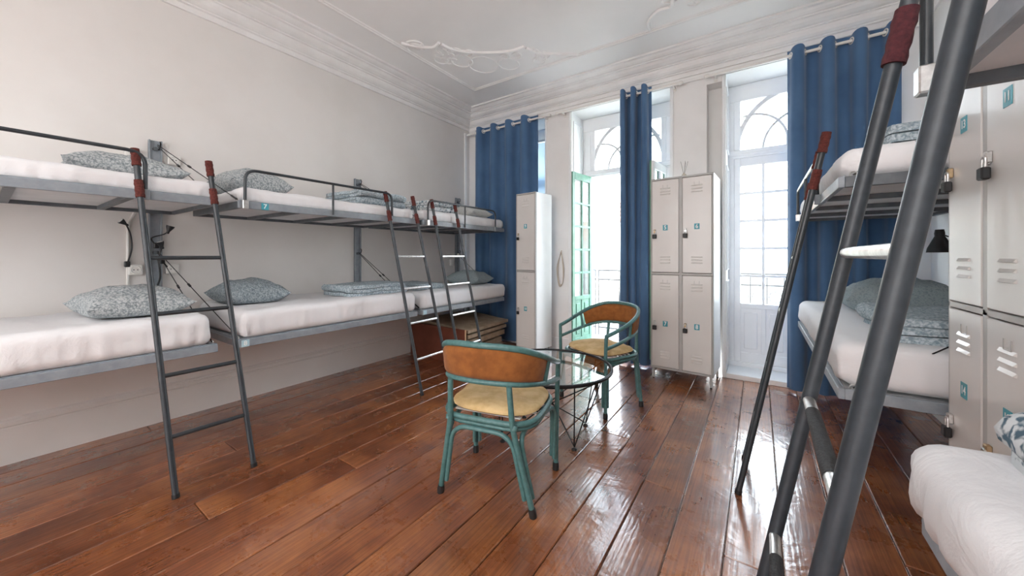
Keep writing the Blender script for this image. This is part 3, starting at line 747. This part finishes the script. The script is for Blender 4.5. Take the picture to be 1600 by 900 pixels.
def folded(label, c, z, lx, ly, layers, th, rot, m, seed, name='folded_blanket', cat='blanket'):
    """a cover folded back and forth: long direction x, folds seen on the -x/+x ends"""
    mb = MB(); r = random.Random(seed); pts = []
    for k in range(layers):
        zc_ = th*(k+.5); e0, e1 = -lx/2 + r.uniform(0, .02), lx/2 - r.uniform(0, .02)
        seq = (e0, e1) if k % 2 == 0 else (e1, e0)
        for q in range(9): pts.append((seq[0] + (seq[1]-seq[0])*q/8, zc_))
        if k < layers-1:
            s_ = 1 if k % 2 == 0 else -1
            for a_ in (-.9, -.45, 0, .45, .9): pts.append((seq[1] + s_*th*.5*cos(a_*pi/2), th*(k+1) + th*.5*sin(a_*pi/2)))
    n = len(pts); half = th*.43; ny = 16
    outer = []; inner = []
    for i in range(n):
        a = pts[max(i-1, 0)]; b = pts[min(i+1, n-1)]; dx, dz = b[0]-a[0], b[1]-a[1]; l = sqrt(dx*dx+dz*dz) or 1
        outer.append((pts[i][0]-dz/l*half, pts[i][1]+dx/l*half)); inner.append((pts[i][0]+dz/l*half, pts[i][1]-dx/l*half))
    loop = outer + inner[::-1]; m_ = len(loop)
    vs = []; fs = []
    for j in range(ny+1):
        v = j/ny; taper = 1 - .35*max(0, abs(2*v-1)-.9)*10*.12
        for (x, zz) in loop:
            y = -ly/2 + ly*v
            w = noise.noise(Vector((x*7+seed, y*7, zz*9)))*.010 + noise.noise(Vector((x*22+seed, y*22, zz*20)))*.004
            y += noise.noise(Vector((x*5, zz*40+seed, v)))*.014
            vs.append((x*taper + w, y, max(.002, zz*(1+w*4)*taper + w*.8)))
    for j in range(ny):
        for i in range(m_):
            l = (i+1) % m_; fs.append((j*m_+i, j*m_+l, (j+1)*m_+l, (j+1)*m_+i))
    for j, rv in ((0, 1), (ny, 0)):
        for i in range(n-1):
            a, b, c_, d = i, i+1, m_-2-i, m_-1-i
            f = (j*m_+a, j*m_+b, j*m_+c_, j*m_+d); fs.append(f[::-1] if rv else f)
    mb.add(vs, fs)
    return solo(name, mb, M[m], label, cat, (c[0], c[1], z-.001), rot, smooth=80)
folded('pale blue folded cover at the foot of the lower bunk tagged 8', (-3.02, 2.02), TL2, .62, .42, 3, .032, radians(92), 'blanket', 11)
folded('pale folded cover at the near end of the lower left corner bunk', (-3.15, 2.72), TL3, .50, .36, 2, .034, 0, 'blanket', 12)
folded('grey folded cover at the foot of the upper bunk tagged 7', (-3.02, 2.02), TU2, .50, .50, 4, .032, 0, 'blanket', 13)
folded('leaf print folded cover on the upper left corner bunk', (-3.02, 2.75), TU3, .50, .42, 4, .030, .1, 'blanket_leaf', 14)
folded('thick quilted folded cover at the foot of the lower far right bunk', (.74, 2.50), ZL-.03+.047+.19, .54, .62, 3, .036, 0, 'blanket', 15)
folded('flat folded cover on the upper far right bunk', (.72, 2.36), ZU+.036+.13, .56, .5, 2, .042, 0, 'blanket', 16)
folded('leaf print folded cover on the lower right bunk closest to the camera', (.585, .885), MZ+.012+.155, .44, .36, 3, .031, 0, 'blanket_leaf', 17)

# ================================================================ LADDERS
def ladder(label, foot, top, zt, rungs, near=False, r=.0135, grip=(), chrome=False, pads=((1.50, 1.59), (1.665, 1.755))):
    """foot/top: two (x, y) points each; stiles run from foot (z=0) to top (z=zt)"""
    fx = (foot[0][0]+foot[1][0])/2; fy = (foot[0][1]+foot[1][1])/2
    t = thing('bunk_ladder', label, 'ladder', (fx, fy, 0)); P = []
    for k in range(2): P.append((Vector((foot[k][0]-fx, foot[k][1]-fy, 0)), Vector((top[k][0]-fx, top[k][1]-fy, zt))))
    m = M['steel_near' if near else 'steel']
    for a, b in P:
        st = part('stile', MB().tube([a, b], r, 18), m, t, 60)
        d = (b-a).normalized()
        part('foot_cap', MB().tube([a, a+d*.02], r*1.18, 12), M['rubber'], st, 60)
        for (z0, z1) in pads:
            p0 = a + d*(z0/d.z); p1 = a + d*(z1/d.z); n_ = 9
            mb = MB().tube([p0.lerp(p1, i/(n_-1)) for i in range(n_)], [r*1.36 + .0012*sin(i*2.3) for i in range(n_)], 16)
            part('felt_wrap', mb, M['feltdark' if near else 'felt'], st, 60)
    for z in rungs:
        a = P[0][0].lerp(P[0][1], z/zt); b = P[1][0].lerp(P[1][1], z/zt); dd = (b-a).normalized()
        rg = part('rung', MB().tube([a+dd*r*.7, b-dd*r*.7], r*.82, 14), M['chrome'] if chrome else m, t, 60)
        if z in grip: part('grip_tape', MB().tube([a.lerp(b, .16), a.lerp(b, .80)], r*.92, 14), M['grip'], rg, 60)
    return t
RG = (.29, .59, .90, 1.187)
ladder('grey ladder closest to the camera on the left bunks', ((-2.38, .542), (-2.37, .873)), ((-2.685, .45), (-2.685, .756)), 1.755, RG)
ladder('grey ladder on the far end of the bunk tagged 7', ((-2.38, 2.126), (-2.40, 2.488)), ((-2.685, 1.985), (-2.685, 2.288)), 1.72, (.30, .61, .91, 1.19), chrome=True)
ladder('grey ladder on the left corner bunk', ((-2.38, 2.64), (-2.40, 3.02)), ((-2.685, 2.52), (-2.685, 2.85)), 1.745, (.30, .61, .91, 1.19), chrome=True)
ladder('slim grey ladder on the far right bunk seen edge on', ((-.085, 2.148), (-.068, 2.53)), ((.253, 2.148), (.270, 2.53)), 1.745, RG)
ladder('large blue grey ladder at the right closest to the camera', ((-.075, .59), (-.080, .985)), ((.243, .59), (.258, .985)), 1.80, (.28, .585, .895, 1.205), near=True, r=.0130,
       grip=(.585, .895), chrome=True, pads=((1.565, 1.665),))

# ================================================================ LOCKERS
def padlock(loc, rotz, label, s=1.0):
    t = thing('padlock', label, 'padlock', loc, rotz)
    part('body', MB().box((-.013*s, -.010*s, -.030*s), (.013*s, .006*s, 0), .003*s), M['black'], t)
    part('shackle', MB().tube(fillet([(-.008*s, -.002, 0), (-.008*s, -.002, .026*s), (.008*s, -.002, .026*s), (.008*s, -.002, 0)], .008*s, 5), .0028*s, 7), M['chrome'], t, 60)
def locker(label, loc, rotz, cols, cw, D, H, leg, nums, side_names, taglow, lockz, hinge_right=True, pl_scale=1.3):
    t = thing('metal_locker', label, 'locker', loc, rotz); W = cols*cw; zb = leg; fr = .014
    part('body', MB().box((0, .0, zb), (.003, D, H)).box((W-.003, 0, zb), (W, D, H)).box((.003, D-.003, zb), (W-.003, D, H))
         .box((.003, .004, H-.003), (W-.003, D-.003, H)).box((.003, .004, zb), (W-.003, D-.003, zb+.004)).box((.003, .03, (H+zb)/2-.003), (W-.003, D-.003, (H+zb)/2+.003)), M['lockerside'], t)
    tr = MB(); zm = (H+zb)/2
    tr.box((0, -.006, H-.016), (W, .02, H+.002), .002).box((0, -.006, zb-.002), (W, .02, zb+.016), .002).box((0, -.006, zm-.010), (W, .02, zm+.010), .002)
    for c in range(cols+1):
        x = c*cw; hw_ = .008 if c in (0, cols) else .014; x0_ = max(0, x-hw_); x1_ = min(W, x+hw_)
        if c == 0: x1_ = .012
        if c == cols: x0_ = W-.012
        tr.box((x0_, -.006, zb), (x1_, .02, H), .002)
    part('front_frame', tr, M['lockertrim'], t)
    for x in (.012, W-.034):
        for y in (.004, D-.03):
            lg = part('leg', MB().box((x, y, .012), (x+.022, y+.022, zb), .002), M['lockertrim'], t)
            part('foot', MB().tube([(x+.011, y+.011, 0), (x+.011, y+.011, .014)], .009, 8), M['rubber'], lg)
    k = 0
    for c in range(cols):
        for rw in range(2):
            z0, z1 = (zm+.014, H-.020) if rw == 0 else (zb+.020, zm-.014)
            x0_ = c*cw + (.014 if c == 0 else .016); x1_ = (c+1)*cw - (.014 if c == cols-1 else .016)
            d = part('door', MB().box((x0_, -.008, z0), (x1_, .010, z1), .003), M['locker'], t)
            xm = (x0_+x1_)/2; lw = (x1_-x0_)*.19
            for zz in (z1-.135, z0+.09):
                v = MB()
                for q in range(3):
                    z_ = zz+.028*q
                    v.add([(xm-lw, -.0078, z_-.006), (xm+lw, -.0078, z_-.006), (xm+lw, -.0078, z_+.006), (xm-lw, -.0078, z_+.006), (xm-lw+.004, -.0145, z_-.004), (xm+lw-.004, -.0145, z_-.004)],
                          [(0, 1, 5, 4), (4, 5, 2, 3), (0, 4, 3), (1, 2, 5)])
                part('louvre', v, M['locker'], d)
            part('card_holder', MB().box((xm-.022, -.010, z1-.075), (xm-.019, -.0075, z1-.045)).box((xm+.019, -.010, z1-.075), (xm+.022, -.0075, z1-.045)).box((xm-.019, -.010, z1-.077), (xm+.019, -.0075, z1-.074)), M['lockertrim'], d)
            zt_ = taglow[rw]; pl = part('number_tag', MB().box((xm-.021, -.0095, zt_-.026), (xm+.023, -.0078, zt_+.026)), M['tag'], d)
            o = link('number', textmesh(nums[k]), None, d, (xm+.001, -.0102, zt_), (radians(90), 0, 0)); sc_ = .046 if len(nums[k]) == 1 else .034; o.scale = (sc_, sc_*1.15, .02)
            zl = lockz[rw]; xl = x0_+.026
            part('hasp', MB().box((xl-.010, -.022, zl), (xl+.010, -.007, zl+.035), .003), M['brass'] if (k % 3 == 0) else M['chrome'], d)
            rm = Matrix.Rotation(rotz, 3, 'Z') @ Vector((xl, -.020, 0))
            padlock((loc[0]+rm.x, loc[1]+rm.y, loc[2]+zl-.012), rotz, side_names[k], pl_scale)
            k += 1
    return t
RL = radians(-7)
locker('tall single column ivory locker by the wide blue curtain', (-2.432, 3.665, 0), RL, 1, .295, .32, 1.94, .085, ['9', '10'],
       ['black padlock on the upper door of the single column locker', 'black padlock on the lower door of the single column locker'], (1.545, .565), (1.43, .54), pl_scale=1.2)
locker('wide four door ivory locker between the narrow curtain and the white door', (-.872, 3.70, 0), radians(-3), 2, .272, .40, 1.94, .11, ['5', '7', '6', '8'],
       ['padlock on the top left door of the locker by the narrow curtain', 'padlock on the bottom left door of the locker by the narrow curtain', 'padlock on the top right door of the locker by the narrow curtain', 'padlock on the bottom right door of the locker by the narrow curtain'], (1.465, .545), (1.415, .535), pl_scale=1.4)
# right-hand locker: front faces -x
locker('four door ivory locker against the right wall between the bunks', (.58, 1.99, 0), radians(-90), 2, .257, .50, 1.94, .11, ['13', '14', '11', '12'],
       ['padlock on the upper far door of the locker behind the large ladder', 'padlock on the lower far door of the locker behind the large ladder', 'padlock on the upper near door of the locker behind the large ladder', 'padlock on the lower near door of the locker behind the large ladder'], (1.64, .745), (1.475, .60), pl_scale=1.25)

# reed diffuser on the four-door locker
t = thing('reed_diffuser', 'small reed diffuser standing on top of the four door locker', 'diffuser', (-.60, 3.86, 1.943))
part('bottle', MB().lathe([(0, 0), (.022, 0), (.024, .03), (.020, .045), (.010, .052), (.010, .062), (0, .062)], n=14), M['amber'], t, 60)
for k in range(5):
    a = k*1.3; part('reed', MB().tube([(0, 0, .03), (.035*cos(a), .035*sin(a), .17)], .0022, 5), M['reed'], t)

# ================================================================ CHAIRS
def rattan_chair(label, loc, rotz, group=None):
    t = thing('rattan_armchair', label, 'chair', loc, rotz, group); T = M['teal']; R = .0135
    def mirror(h): return [(-x, y, z) for x, y, z in h][::-1]
    toph = [(0, -.285, .785), (.11, -.268, .782), (.20, -.222, .765), (.262, -.13, .725), (.280, -.01, .675), (.272, .11, .632), (.262, .205, .605)]
    lowh = [(0, -.275, .615), (.10, -.262, .613), (.18, -.222, .605), (.238, -.14, .588), (.262, -.02, .56), (.266, .10, .533), (.262, .195, .515)]
    top = spline(mirror(toph[1:]) + toph, 6); low = spline(mirror(lowh[1:]) + lowh, 6)
    part('arm_rail', MB().tube(top, R*1.1, 12), T, t, 60)
    part('lower_rail', MB().tube(low, R*.95, 12), T, t, 60)
    # padded back between the rails
    def railpt(c, s_):
        f = s_*(len(c)-1); i = min(int(f), len(c)-2); return c[i].lerp(c[i+1], f-i)
    def backfn(off):
        def fn(u, v):
            s_ = .205 + .59*u; a = railpt(low, s_ + (.5-s_)*.02); b = railpt(top, s_); p = a.lerp(b, .07+.86*v)
            c = Vector((0, .02, p.z)); nn = (p-c); nn.z = 0; nn.normalize()
            e = min(u, 1-u)*12; e2 = min(v, 1-v)*6; bl = min(1, e)*min(1, e2)
            return tuple(p + nn*off*(.25+.75*bl**.5) + nn*.0008*noise.noise(p*40))
        return fn
    mb = MB(); A = MB().grid(backfn(.014), 30, 10); B = MB().grid(backfn(-.020), 30, 10)
    mb.add(A.v, A.f); mb.add(B.v, [f[::-1] for f in B.f])
    nv = 11; n0 = len(A.v); rim = [(i, i+1) for i in range(10)]
    rimf = []
    for j in range(10): rimf += [(j, j+1, n0+j+1, n0+j), (30*nv+j+1, 30*nv+j, n0+30*nv+j, n0+30*nv+j+1)]
    for i in range(30): rimf += [((i+1)*nv, i*nv, n0+i*nv, n0+(i+1)*nv), (i*nv+10, (i+1)*nv+10, n0+(i+1)*nv+10, n0+i*nv+10)]
    mb.f += rimf
    part('backrest', mb, M['ochre'], t, 60)
    for s_ in (.19, .81): part('back_post', MB().tube([railpt(low, s_), railpt(top, s_)], R*.8, 10), T, t, 60)
    # legs
    legs = {}
    for sgn in (-1, 1):
        bl = fillet([(sgn*.152, -.264, .607), (sgn*.162, -.247, .41), (sgn*.242, -.205, .03)], .06)
        fl_ = fillet([(sgn*.262, .203, .607), (sgn*.256, .205, .42), (sgn*.250, .198, .03)], .05)
        for nm, pts, ft in (('b', bl, (sgn*.2425, -.2045)), ('f', fl_, (sgn*.250, .198))):
            lg = part('leg', MB().tube(pts, R, 12), T, t, 60)
            e = Vector(pts[-1]); d = (e - Vector(pts[-2])).normalized()
            part('rubber_foot', MB().tube([e-d*.012, e+d*.006, (ft[0]+d.x*.02, ft[1]+d.y*.02, 0)], [R*1.2, R*1.35, R*1.3], 12), M['rubber'], lg, 60)
            legs[(nm, sgn)] = pts
            if nm == 'b': part('binding', MB().tube([(sgn*.170, -.248, .405), (sgn*.172, -.242, .425)], R*1.15, 12), T, lg, 60)
    def on(leg, z):
        for i in range(len(leg)-1):
            a, b = Vector(leg[i]), Vector(leg[i+1])
            if (a.z-z)*(b.z-z) <= 0 and abs(a.z-b.z) > 1e-6: return a.lerp(b, (a.z-z)/(a.z-b.z))
        return Vector(leg[-1])
    # arched braces between neighbouring legs
    for k1, k2 in ((('b', -1), ('b', 1)), (('b', 1), ('f', 1)), (('f', 1), ('f', -1)), (('f', -1), ('b', -1))):
        a0, a1 = on(legs[k1], .075), on(legs[k1], .34); b0, b1 = on(legs[k2], .075), on(legs[k2], .34)
        d = (b1-a1); d.z = 0; d.normalize(); o = d*.026
        p = [a0+o, a1+o, a1+o+Vector((0, 0, .035)), b1-o+Vector((0, 0, .035)), b1-o, b0-o]
        p = [a0+o, a1+o+Vector((0, 0, .035)), b1-o+Vector((0, 0, .035)), b0-o]
        part('arched_brace', MB().tube(fillet(p, .085, 8), R*.86, 10), T, t, 60)
    # seat rings
    def ring(hx, y0, y1, z, rad, rr):
        pts = []
        for cx, cy, a0 in ((hx-rad, y1-rad, 0), (-hx+rad, y1-rad, 90), (-hx+rad, y0+rad, 180), (hx-rad, y0+rad, 270)):
            for i in range(7): a = radians(a0+15*i); pts.append((cx+rad*cos(a), cy+rad*sin(a), z))
        return MB().tube(pts, rr, 10, closed=True)
    part('seat_frame', ring(.243, -.232, .222, .418, .13, R), T, t, 60)
    part('seat_frame', ring(.238, -.225, .215, .393, .13, R*.8), T, t, 60)
    for k in range(9):
        y = -.17 + .042*k; hw_ = .225 - (.0 if abs(y) < .12 else .05)
        part('seat_slat', MB().box((-hw_, y-.010, .424), (hw_, y+.010, .430), .002), M['webbing'], t)
    # loose cushion
    n = 40
    def cush(label2):
        mb = MB(); prof_ = [(0, .0), (.6, .0), (.92, .003), (1.0, .014), (1.0, .024), (.95, .034), (.8, .041), (.5, .046), (.2, .048), (0, .046)]
        vs = []; fs = []
        for i, (r_, z) in enumerate(prof_):
            for k in range(n):
                a = 2*pi*k/n; sq = 1/((abs(cos(a))**3.2 + abs(sin(a))**3.2)**(1/3.2))
                x = .236*r_*cos(a)*sq; y = .212*r_*sin(a)*sq
                w = noise.noise(Vector((x*14+label2, y*14, 1)))*.016*(1 if i > 4 else .2)
                vs.append((x, y, z + w*(1 if z > .02 else 0)+.0))
        return vs, [(i*n+k, i*n+(k+1) % n, (i+1)*n+(k+1) % n, (i+1)*n+k) for i in range(len(prof_)-1) for k in range(n)]
    return t, cush
def add_cushion(loc, rotz, label, cush, seed):
    vs, fs = cush(seed); n = 40
    c = thing('seat_cushion', label, 'cushion', (loc[0], loc[1], .431), rotz)
    low_ = [f for f in fs if f[0] < 3*n]; up = [f for f in fs if f[0] >= 3*n]
    def sub(fl__):
        used = sorted({i for f in fl__ for i in f}); mp = {u: i for i, u in enumerate(used)}
        return MB().add([vs[u] for u in used], [tuple(mp[i] for i in f) for f in fl__])
    part('cover', sub(up), M['mustard'], c, 80); part('underside', sub(low_), M['cushside'], c, 80)
r1 = radians(13); _, cush = rattan_chair('teal rattan armchair in the foreground with its ochre back to the camera', (-1.138, 1.565, 0), r1)
add_cushion((-1.134, 1.57), r1, 'mustard seat cushion on the foreground teal armchair', cush, 1)
r2 = radians(156); _, cush = rattan_chair('teal rattan armchair behind the glass table facing the camera', (-1.075, 2.862, 0), r2)
add_cushion((-1.075, 2.862), r2, 'mustard seat cushion on the teal armchair behind the table', cush, 5)

# ================================================================ TABLE
tx, ty = -1.18, 2.195
t = thing('glass_coffee_table', 'round glass coffee table with black wire legs between the armchairs', 'table', (tx, ty, 0))
TR, TZ = .408, .445
part('rim', MB().tube([(TR*cos(a), TR*sin(a), TZ) for a in [i*2*pi/72 for i in range(72)]], .0115, 10, closed=True), M['blackwire'], t, 60)
part('glass_top', MB().lathe([(0, TZ-.003), (TR-.008, TZ-.003), (TR-.008, TZ+.004), (0, TZ+.004)], n=72), M['tableglass'], t, 30)
feet = [(-1.363-tx, 1.891-ty), (-.939-tx, 2.059-ty), (-1.007-tx, 2.398-ty), (-1.43-tx, 2.26-ty)]
for i, (fx, fy) in enumerate(feet):
    a = math.atan2(fy, fx); F_ = Vector((fx, fy, .012)); mb = MB()
    p1 = Vector((.397*cos(a-.20), .397*sin(a-.20), TZ-.01)); p2 = Vector((.397*cos(a+.20), .397*sin(a+.20), TZ-.01))
    mb.tube(fillet([p1, F_, p2], .02, 4), .0042, 6)
    wl_ = part('wire_leg', mb, M['blackwire'], t, 60)
    part('foot_pad', MB().lathe([(0, 0), (.017, 0), (.017, .006), (.006, .014), (0, .014)], (fx, fy, 0), 12), M['rubber'], wl_, 60)
for i in (0, 2):
    fx, fy = feet[i]; a = math.atan2(fy, fx)+pi
    part('cross_rod', MB().tube([(fx, fy, .02), (.40*cos(a-.12), .40*sin(a-.12), TZ-.012)], .0042, 6), M['blackwire'], t, 60)
for i in (1, 3):
    fx, fy = feet[i]; a = math.atan2(fy, fx)+pi
    part('cross_rod', MB().tube([(fx, fy, .02), (.40*cos(a-.12), .40*sin(a-.12), TZ-.012)], .0042, 6), M['blackwire'], t, 60)

# ================================================================ SMALL THINGS
def socket(label, X, y, z, side, group=None):
    s_ = -side; t = thing('wall_socket', label, 'socket', (X, y, z), 0, group)
    part('plate', MB().box((0, -.036, -.036), (s_*.030, .036, .036), .006), M['plastic'], t)
    mb = MB().tube([(s_*.0305, .024*cos(a), .024*sin(a)) for a in [i*2*pi/20 for i in range(20)]], .0035, 6, closed=True)
    part('well', mb, M['plastic'], t, 60)
    for q in (-.009, .009): part('hole', MB().tube([(s_*.028, q, 0), (s_*.0318, q, 0)], .0035, 8), M['black'], t)
socket('upper white wall socket left of the nearest bunk post', XL, .585, 1.905, -1)
socket('upper white wall socket right of the nearest bunk post', XL, .80, 1.90, -1)
socket('lower white wall socket left of the nearest bunk post', XL, .60, 1.10, -1)
socket('lower white wall socket right of the nearest bunk post', XL, .79, 1.10, -1)
# conduit beside the first post and in the corner
mb = MB().tube(fillet([(XL+.012, .565, .80), (XL+.012, .565, 1.42), (XL+.012, .60, 1.5)], .02), .009, 8)
t = solo('cable_conduit', mb, M['plastic'], 'white cable conduit on the wall left of the nearest bunk post', 'conduit', smooth=60)
solo('cable_conduit', MB().box((0, -.02, 0), (.022, .02, 2.7), .003), M['trimwhite'], 'white vertical conduit in the far left corner', 'conduit', (XL, 4.02, .3))
solo('junction_box', MB().box((0, -.03, -.045), (.035, .03, .045), .004), M['plastic'], 'white junction box on the wall beside the corner bunk post', 'junction box', (XL, 3.72, 1.10))
# reading lamps
def reading_lamp(label, base, pts, head_dir, size=1.0):
    t = thing('reading_lamp', label, 'lamp', base); B = M['black']
    part('clamp', MB().box((-.014, -.014, -.02), (.014, .014, .02), .004), B, t)
    P = spline(pts, 6); part('arm', MB().tube(P, .0045, 7), B, t, 60)
    h = Vector(pts[-1]); d = Vector(head_dir).normalized(); s_ = size
    mb = MB().tube([h-d*.03*s_, h-d*.012*s_, h, h+d*.055*s_, h+d*.075*s_], [.014*s_, .017*s_, .016*s_, .040*s_, .044*s_], 18)
    part('shade', mb, B, t, 60)
    part('bulb', MB().tube([h+d*.060*s_, h+d*.0765*s_], [.03*s_, .034*s_], 14), M['plastic'], t, 60)
reading_lamp('folded black reading lamp on the nearest left bunk post', (XL+.045, .70, 1.27), [(0, 0, 0), (.03, -.03, .05), (.05, .03, .08), (.06, .05, .10)], (.1, .3, 1), .55)
reading_lamp('second black reading lamp drooping on the nearest left bunk post', (XL+.045, .73, 1.16), [(0, 0, 0), (.03, .02, -.04), (.04, -.02, .03), (.05, -.01, .10)], (.1, -.3, .8), .5)
reading_lamp('black reading lamp on a thin stalk left of the nearest bunk post', (XL+.02, .56, 1.14), [(0, 0, 0), (.01, .02, .10), (.01, .015, .20), (.03, -.01, .27)], (.1, -.6, .5), .45)
reading_lamp('black reading lamp on the window end bunk post', (XL+.045, 3.84, 1.20), [(0, 0, 0), (.04, -.03, .03), (.06, -.06, .02)], (.4, -.8, -.2), .6)
reading_lamp('black cone reading lamp above the far right lower pillow', (XR-.045, 3.50, 1.30), [(0, 0, 0), (-.08, -.05, .03), (-.12, -.13, .05), (-.125, -.15, .02)], (.02, .0, -1), 1.35)
part('flex', MB().tube(spline([(XR-.10, 3.40, 1.22), (XR-.04, 3.42, 1.12), (XR-.05, 3.43, 1.0), (XR-.02, 3.44, .9), (XR-.03, 3.45, .8)], 6), .004, 6), M['black'], None, 60)
fx_ = bpy.data.objects['flex']; fx_.name = 'lamp_cable'; tag(fx_, 'thin dark cable hanging below the cone reading lamp', 'cable')
solo('charging_cable', MB().tube(spline([(XL+.04, .71, 1.18), (XL+.05, .72, 1.05), (XL+.04, .70, .95), (XL+.05, .71, .86)], 6), .006, 6), M['black'],
     'black cable hanging down the nearest left bunk post', 'cable', smooth=60)
# looped cord on the wall left of the open door
mb = MB()
for k in range(3):
    mb.tube(spline([(-2.055+.006*k, YW-.02, 1.24), (-2.09-.008*k, YW-.022, 1.05), (-2.075, YW-.025, .86-.02*k), (-2.03, YW-.022, .85), (-2.02+.006*k, YW-.02, 1.02), (-2.045, YW-.02, 1.24)], 8), .0045, 6)
mb.tube([(-2.05, YW-.03, 1.24), (-2.05, YW, 1.26)], .005, 6)
solo('looped_cord', mb, M['cord'], 'beige looped cord hung on the wall left of the open green door', 'cord', smooth=60)
# brown board box and folded canvas under the corner bunk
t = thing('storage_crate', 'red brown board crate under the left corner bunk', 'crate', (-3.08, 3.36, 0))
part('front_panel', MB().box((-.44, -.40, 0), (.44, -.382, .385), .002), M['redboard'], t)
part('panel_edge', MB().box((.4405, -.40, 0), (.446, -.382, .385)), M['edge'], t)
part('side_panel', MB().box((-.44, -.382, 0), (-.422, .36, .34), .002), M['redboard'], t)
part('side_panel', MB().box((.425, -.382, 0), (.44, -.1, .05), .002), M['redboard'], t)
part('bottom_panel', MB().box((-.42, -.38, 0), (.424, .36, .014)), M['redboard'], t)
rr_ = random.Random(9)
zz = .016
names = ['folded beige canvas sheet lowest in the crate under the corner bunk', 'folded beige canvas sheet second from the bottom of the crate', 'folded beige canvas sheet in the middle of the crate stack',
         'folded beige canvas sheet second from the top of the crate', 'folded beige canvas sheet on top of the crate stack']
for k, nm in enumerate(names):
    h_ = (.10, .07, .065, .045, .04)[k]; y0 = (.34, .30, .36, .40, .44)[k]; bend = .035
    def fn(u, v, k=k, h_=h_):
        x = -.40 + .83*u + (.0 if v < .5 else .0); y = -.33 + (y0+.33)*v
        return x, y, bend*sin(u*pi*1.3+.4)*.6 + bend*.5*v
    A = MB(); nu, nv_ = 14, 10
    vs = [fn(i/nu, j/nv_) for i in range(nu+1) for j in range(nv_+1)]; top_ = [(x, y, z+h_*.86) for x, y, z in vs]
    o_ = len(vs); fs = []
    for i in range(nu):
        for j in range(nv_):
            a = i*(nv_+1)+j; b = a+nv_+1; fs += [(a, a+1, b+1, b), (o_+a, o_+b, o_+b+1, o_+a+1)]
    for i in range(nu): a = i*(nv_+1); b = a+nv_+1; fs += [(a, b, o_+b, o_+a), (a+nv_, o_+a+nv_, o_+b+nv_, b+nv_)]
    for j in range(nv_): a = j; b = nu*(nv_+1)+j; fs += [(a, o_+a, o_+a+1, a+1), (b, b+1, o_+b+1, o_+b)]
    A.add(vs+top_, fs); solo('canvas_sheet', A, M['cardboard'], nm, 'canvas', (-3.08, 3.36, zz + .008*k), smooth=50); zz += h_+.006

# groups of repeats
GR = {'bunk_post': 'steel posts carrying the bunks', 'bunk_ladder': 'grey bunk ladders', 'curtain_rod': 'white curtain rods over the doors', 'curtain': 'blue curtains along the window wall',
      'padlock': 'padlocks on the locker doors', 'metal_locker': 'ivory metal lockers', 'rattan_armchair': 'teal rattan armchairs by the table', 'seat_cushion': 'mustard seat cushions',
      'wall_socket': 'white sockets by the nearest bunk post', 'canvas_sheet': 'folded canvas sheets in the crate', 'balcony_railing': 'iron balcony railings', 'town_house': 'houses across the street',
      'reading_lamp': 'black reading lamps at the bunks'}
GS = {'bunk_bed': 'steel bunks', 'mattress': 'white mattresses', 'pillow': 'crinkled pillows', 'folded_blanket': 'folded covers'}
for o in C.objects:
    if o.parent or 'label' not in o: continue
    b = o.name.split('.')[0]
    if b in GR: o['group'] = GR[b]
    elif b in GS: o['group'] = GS[b] + (' on the left wall' if o.location.x < -1 else ' on the right wall')
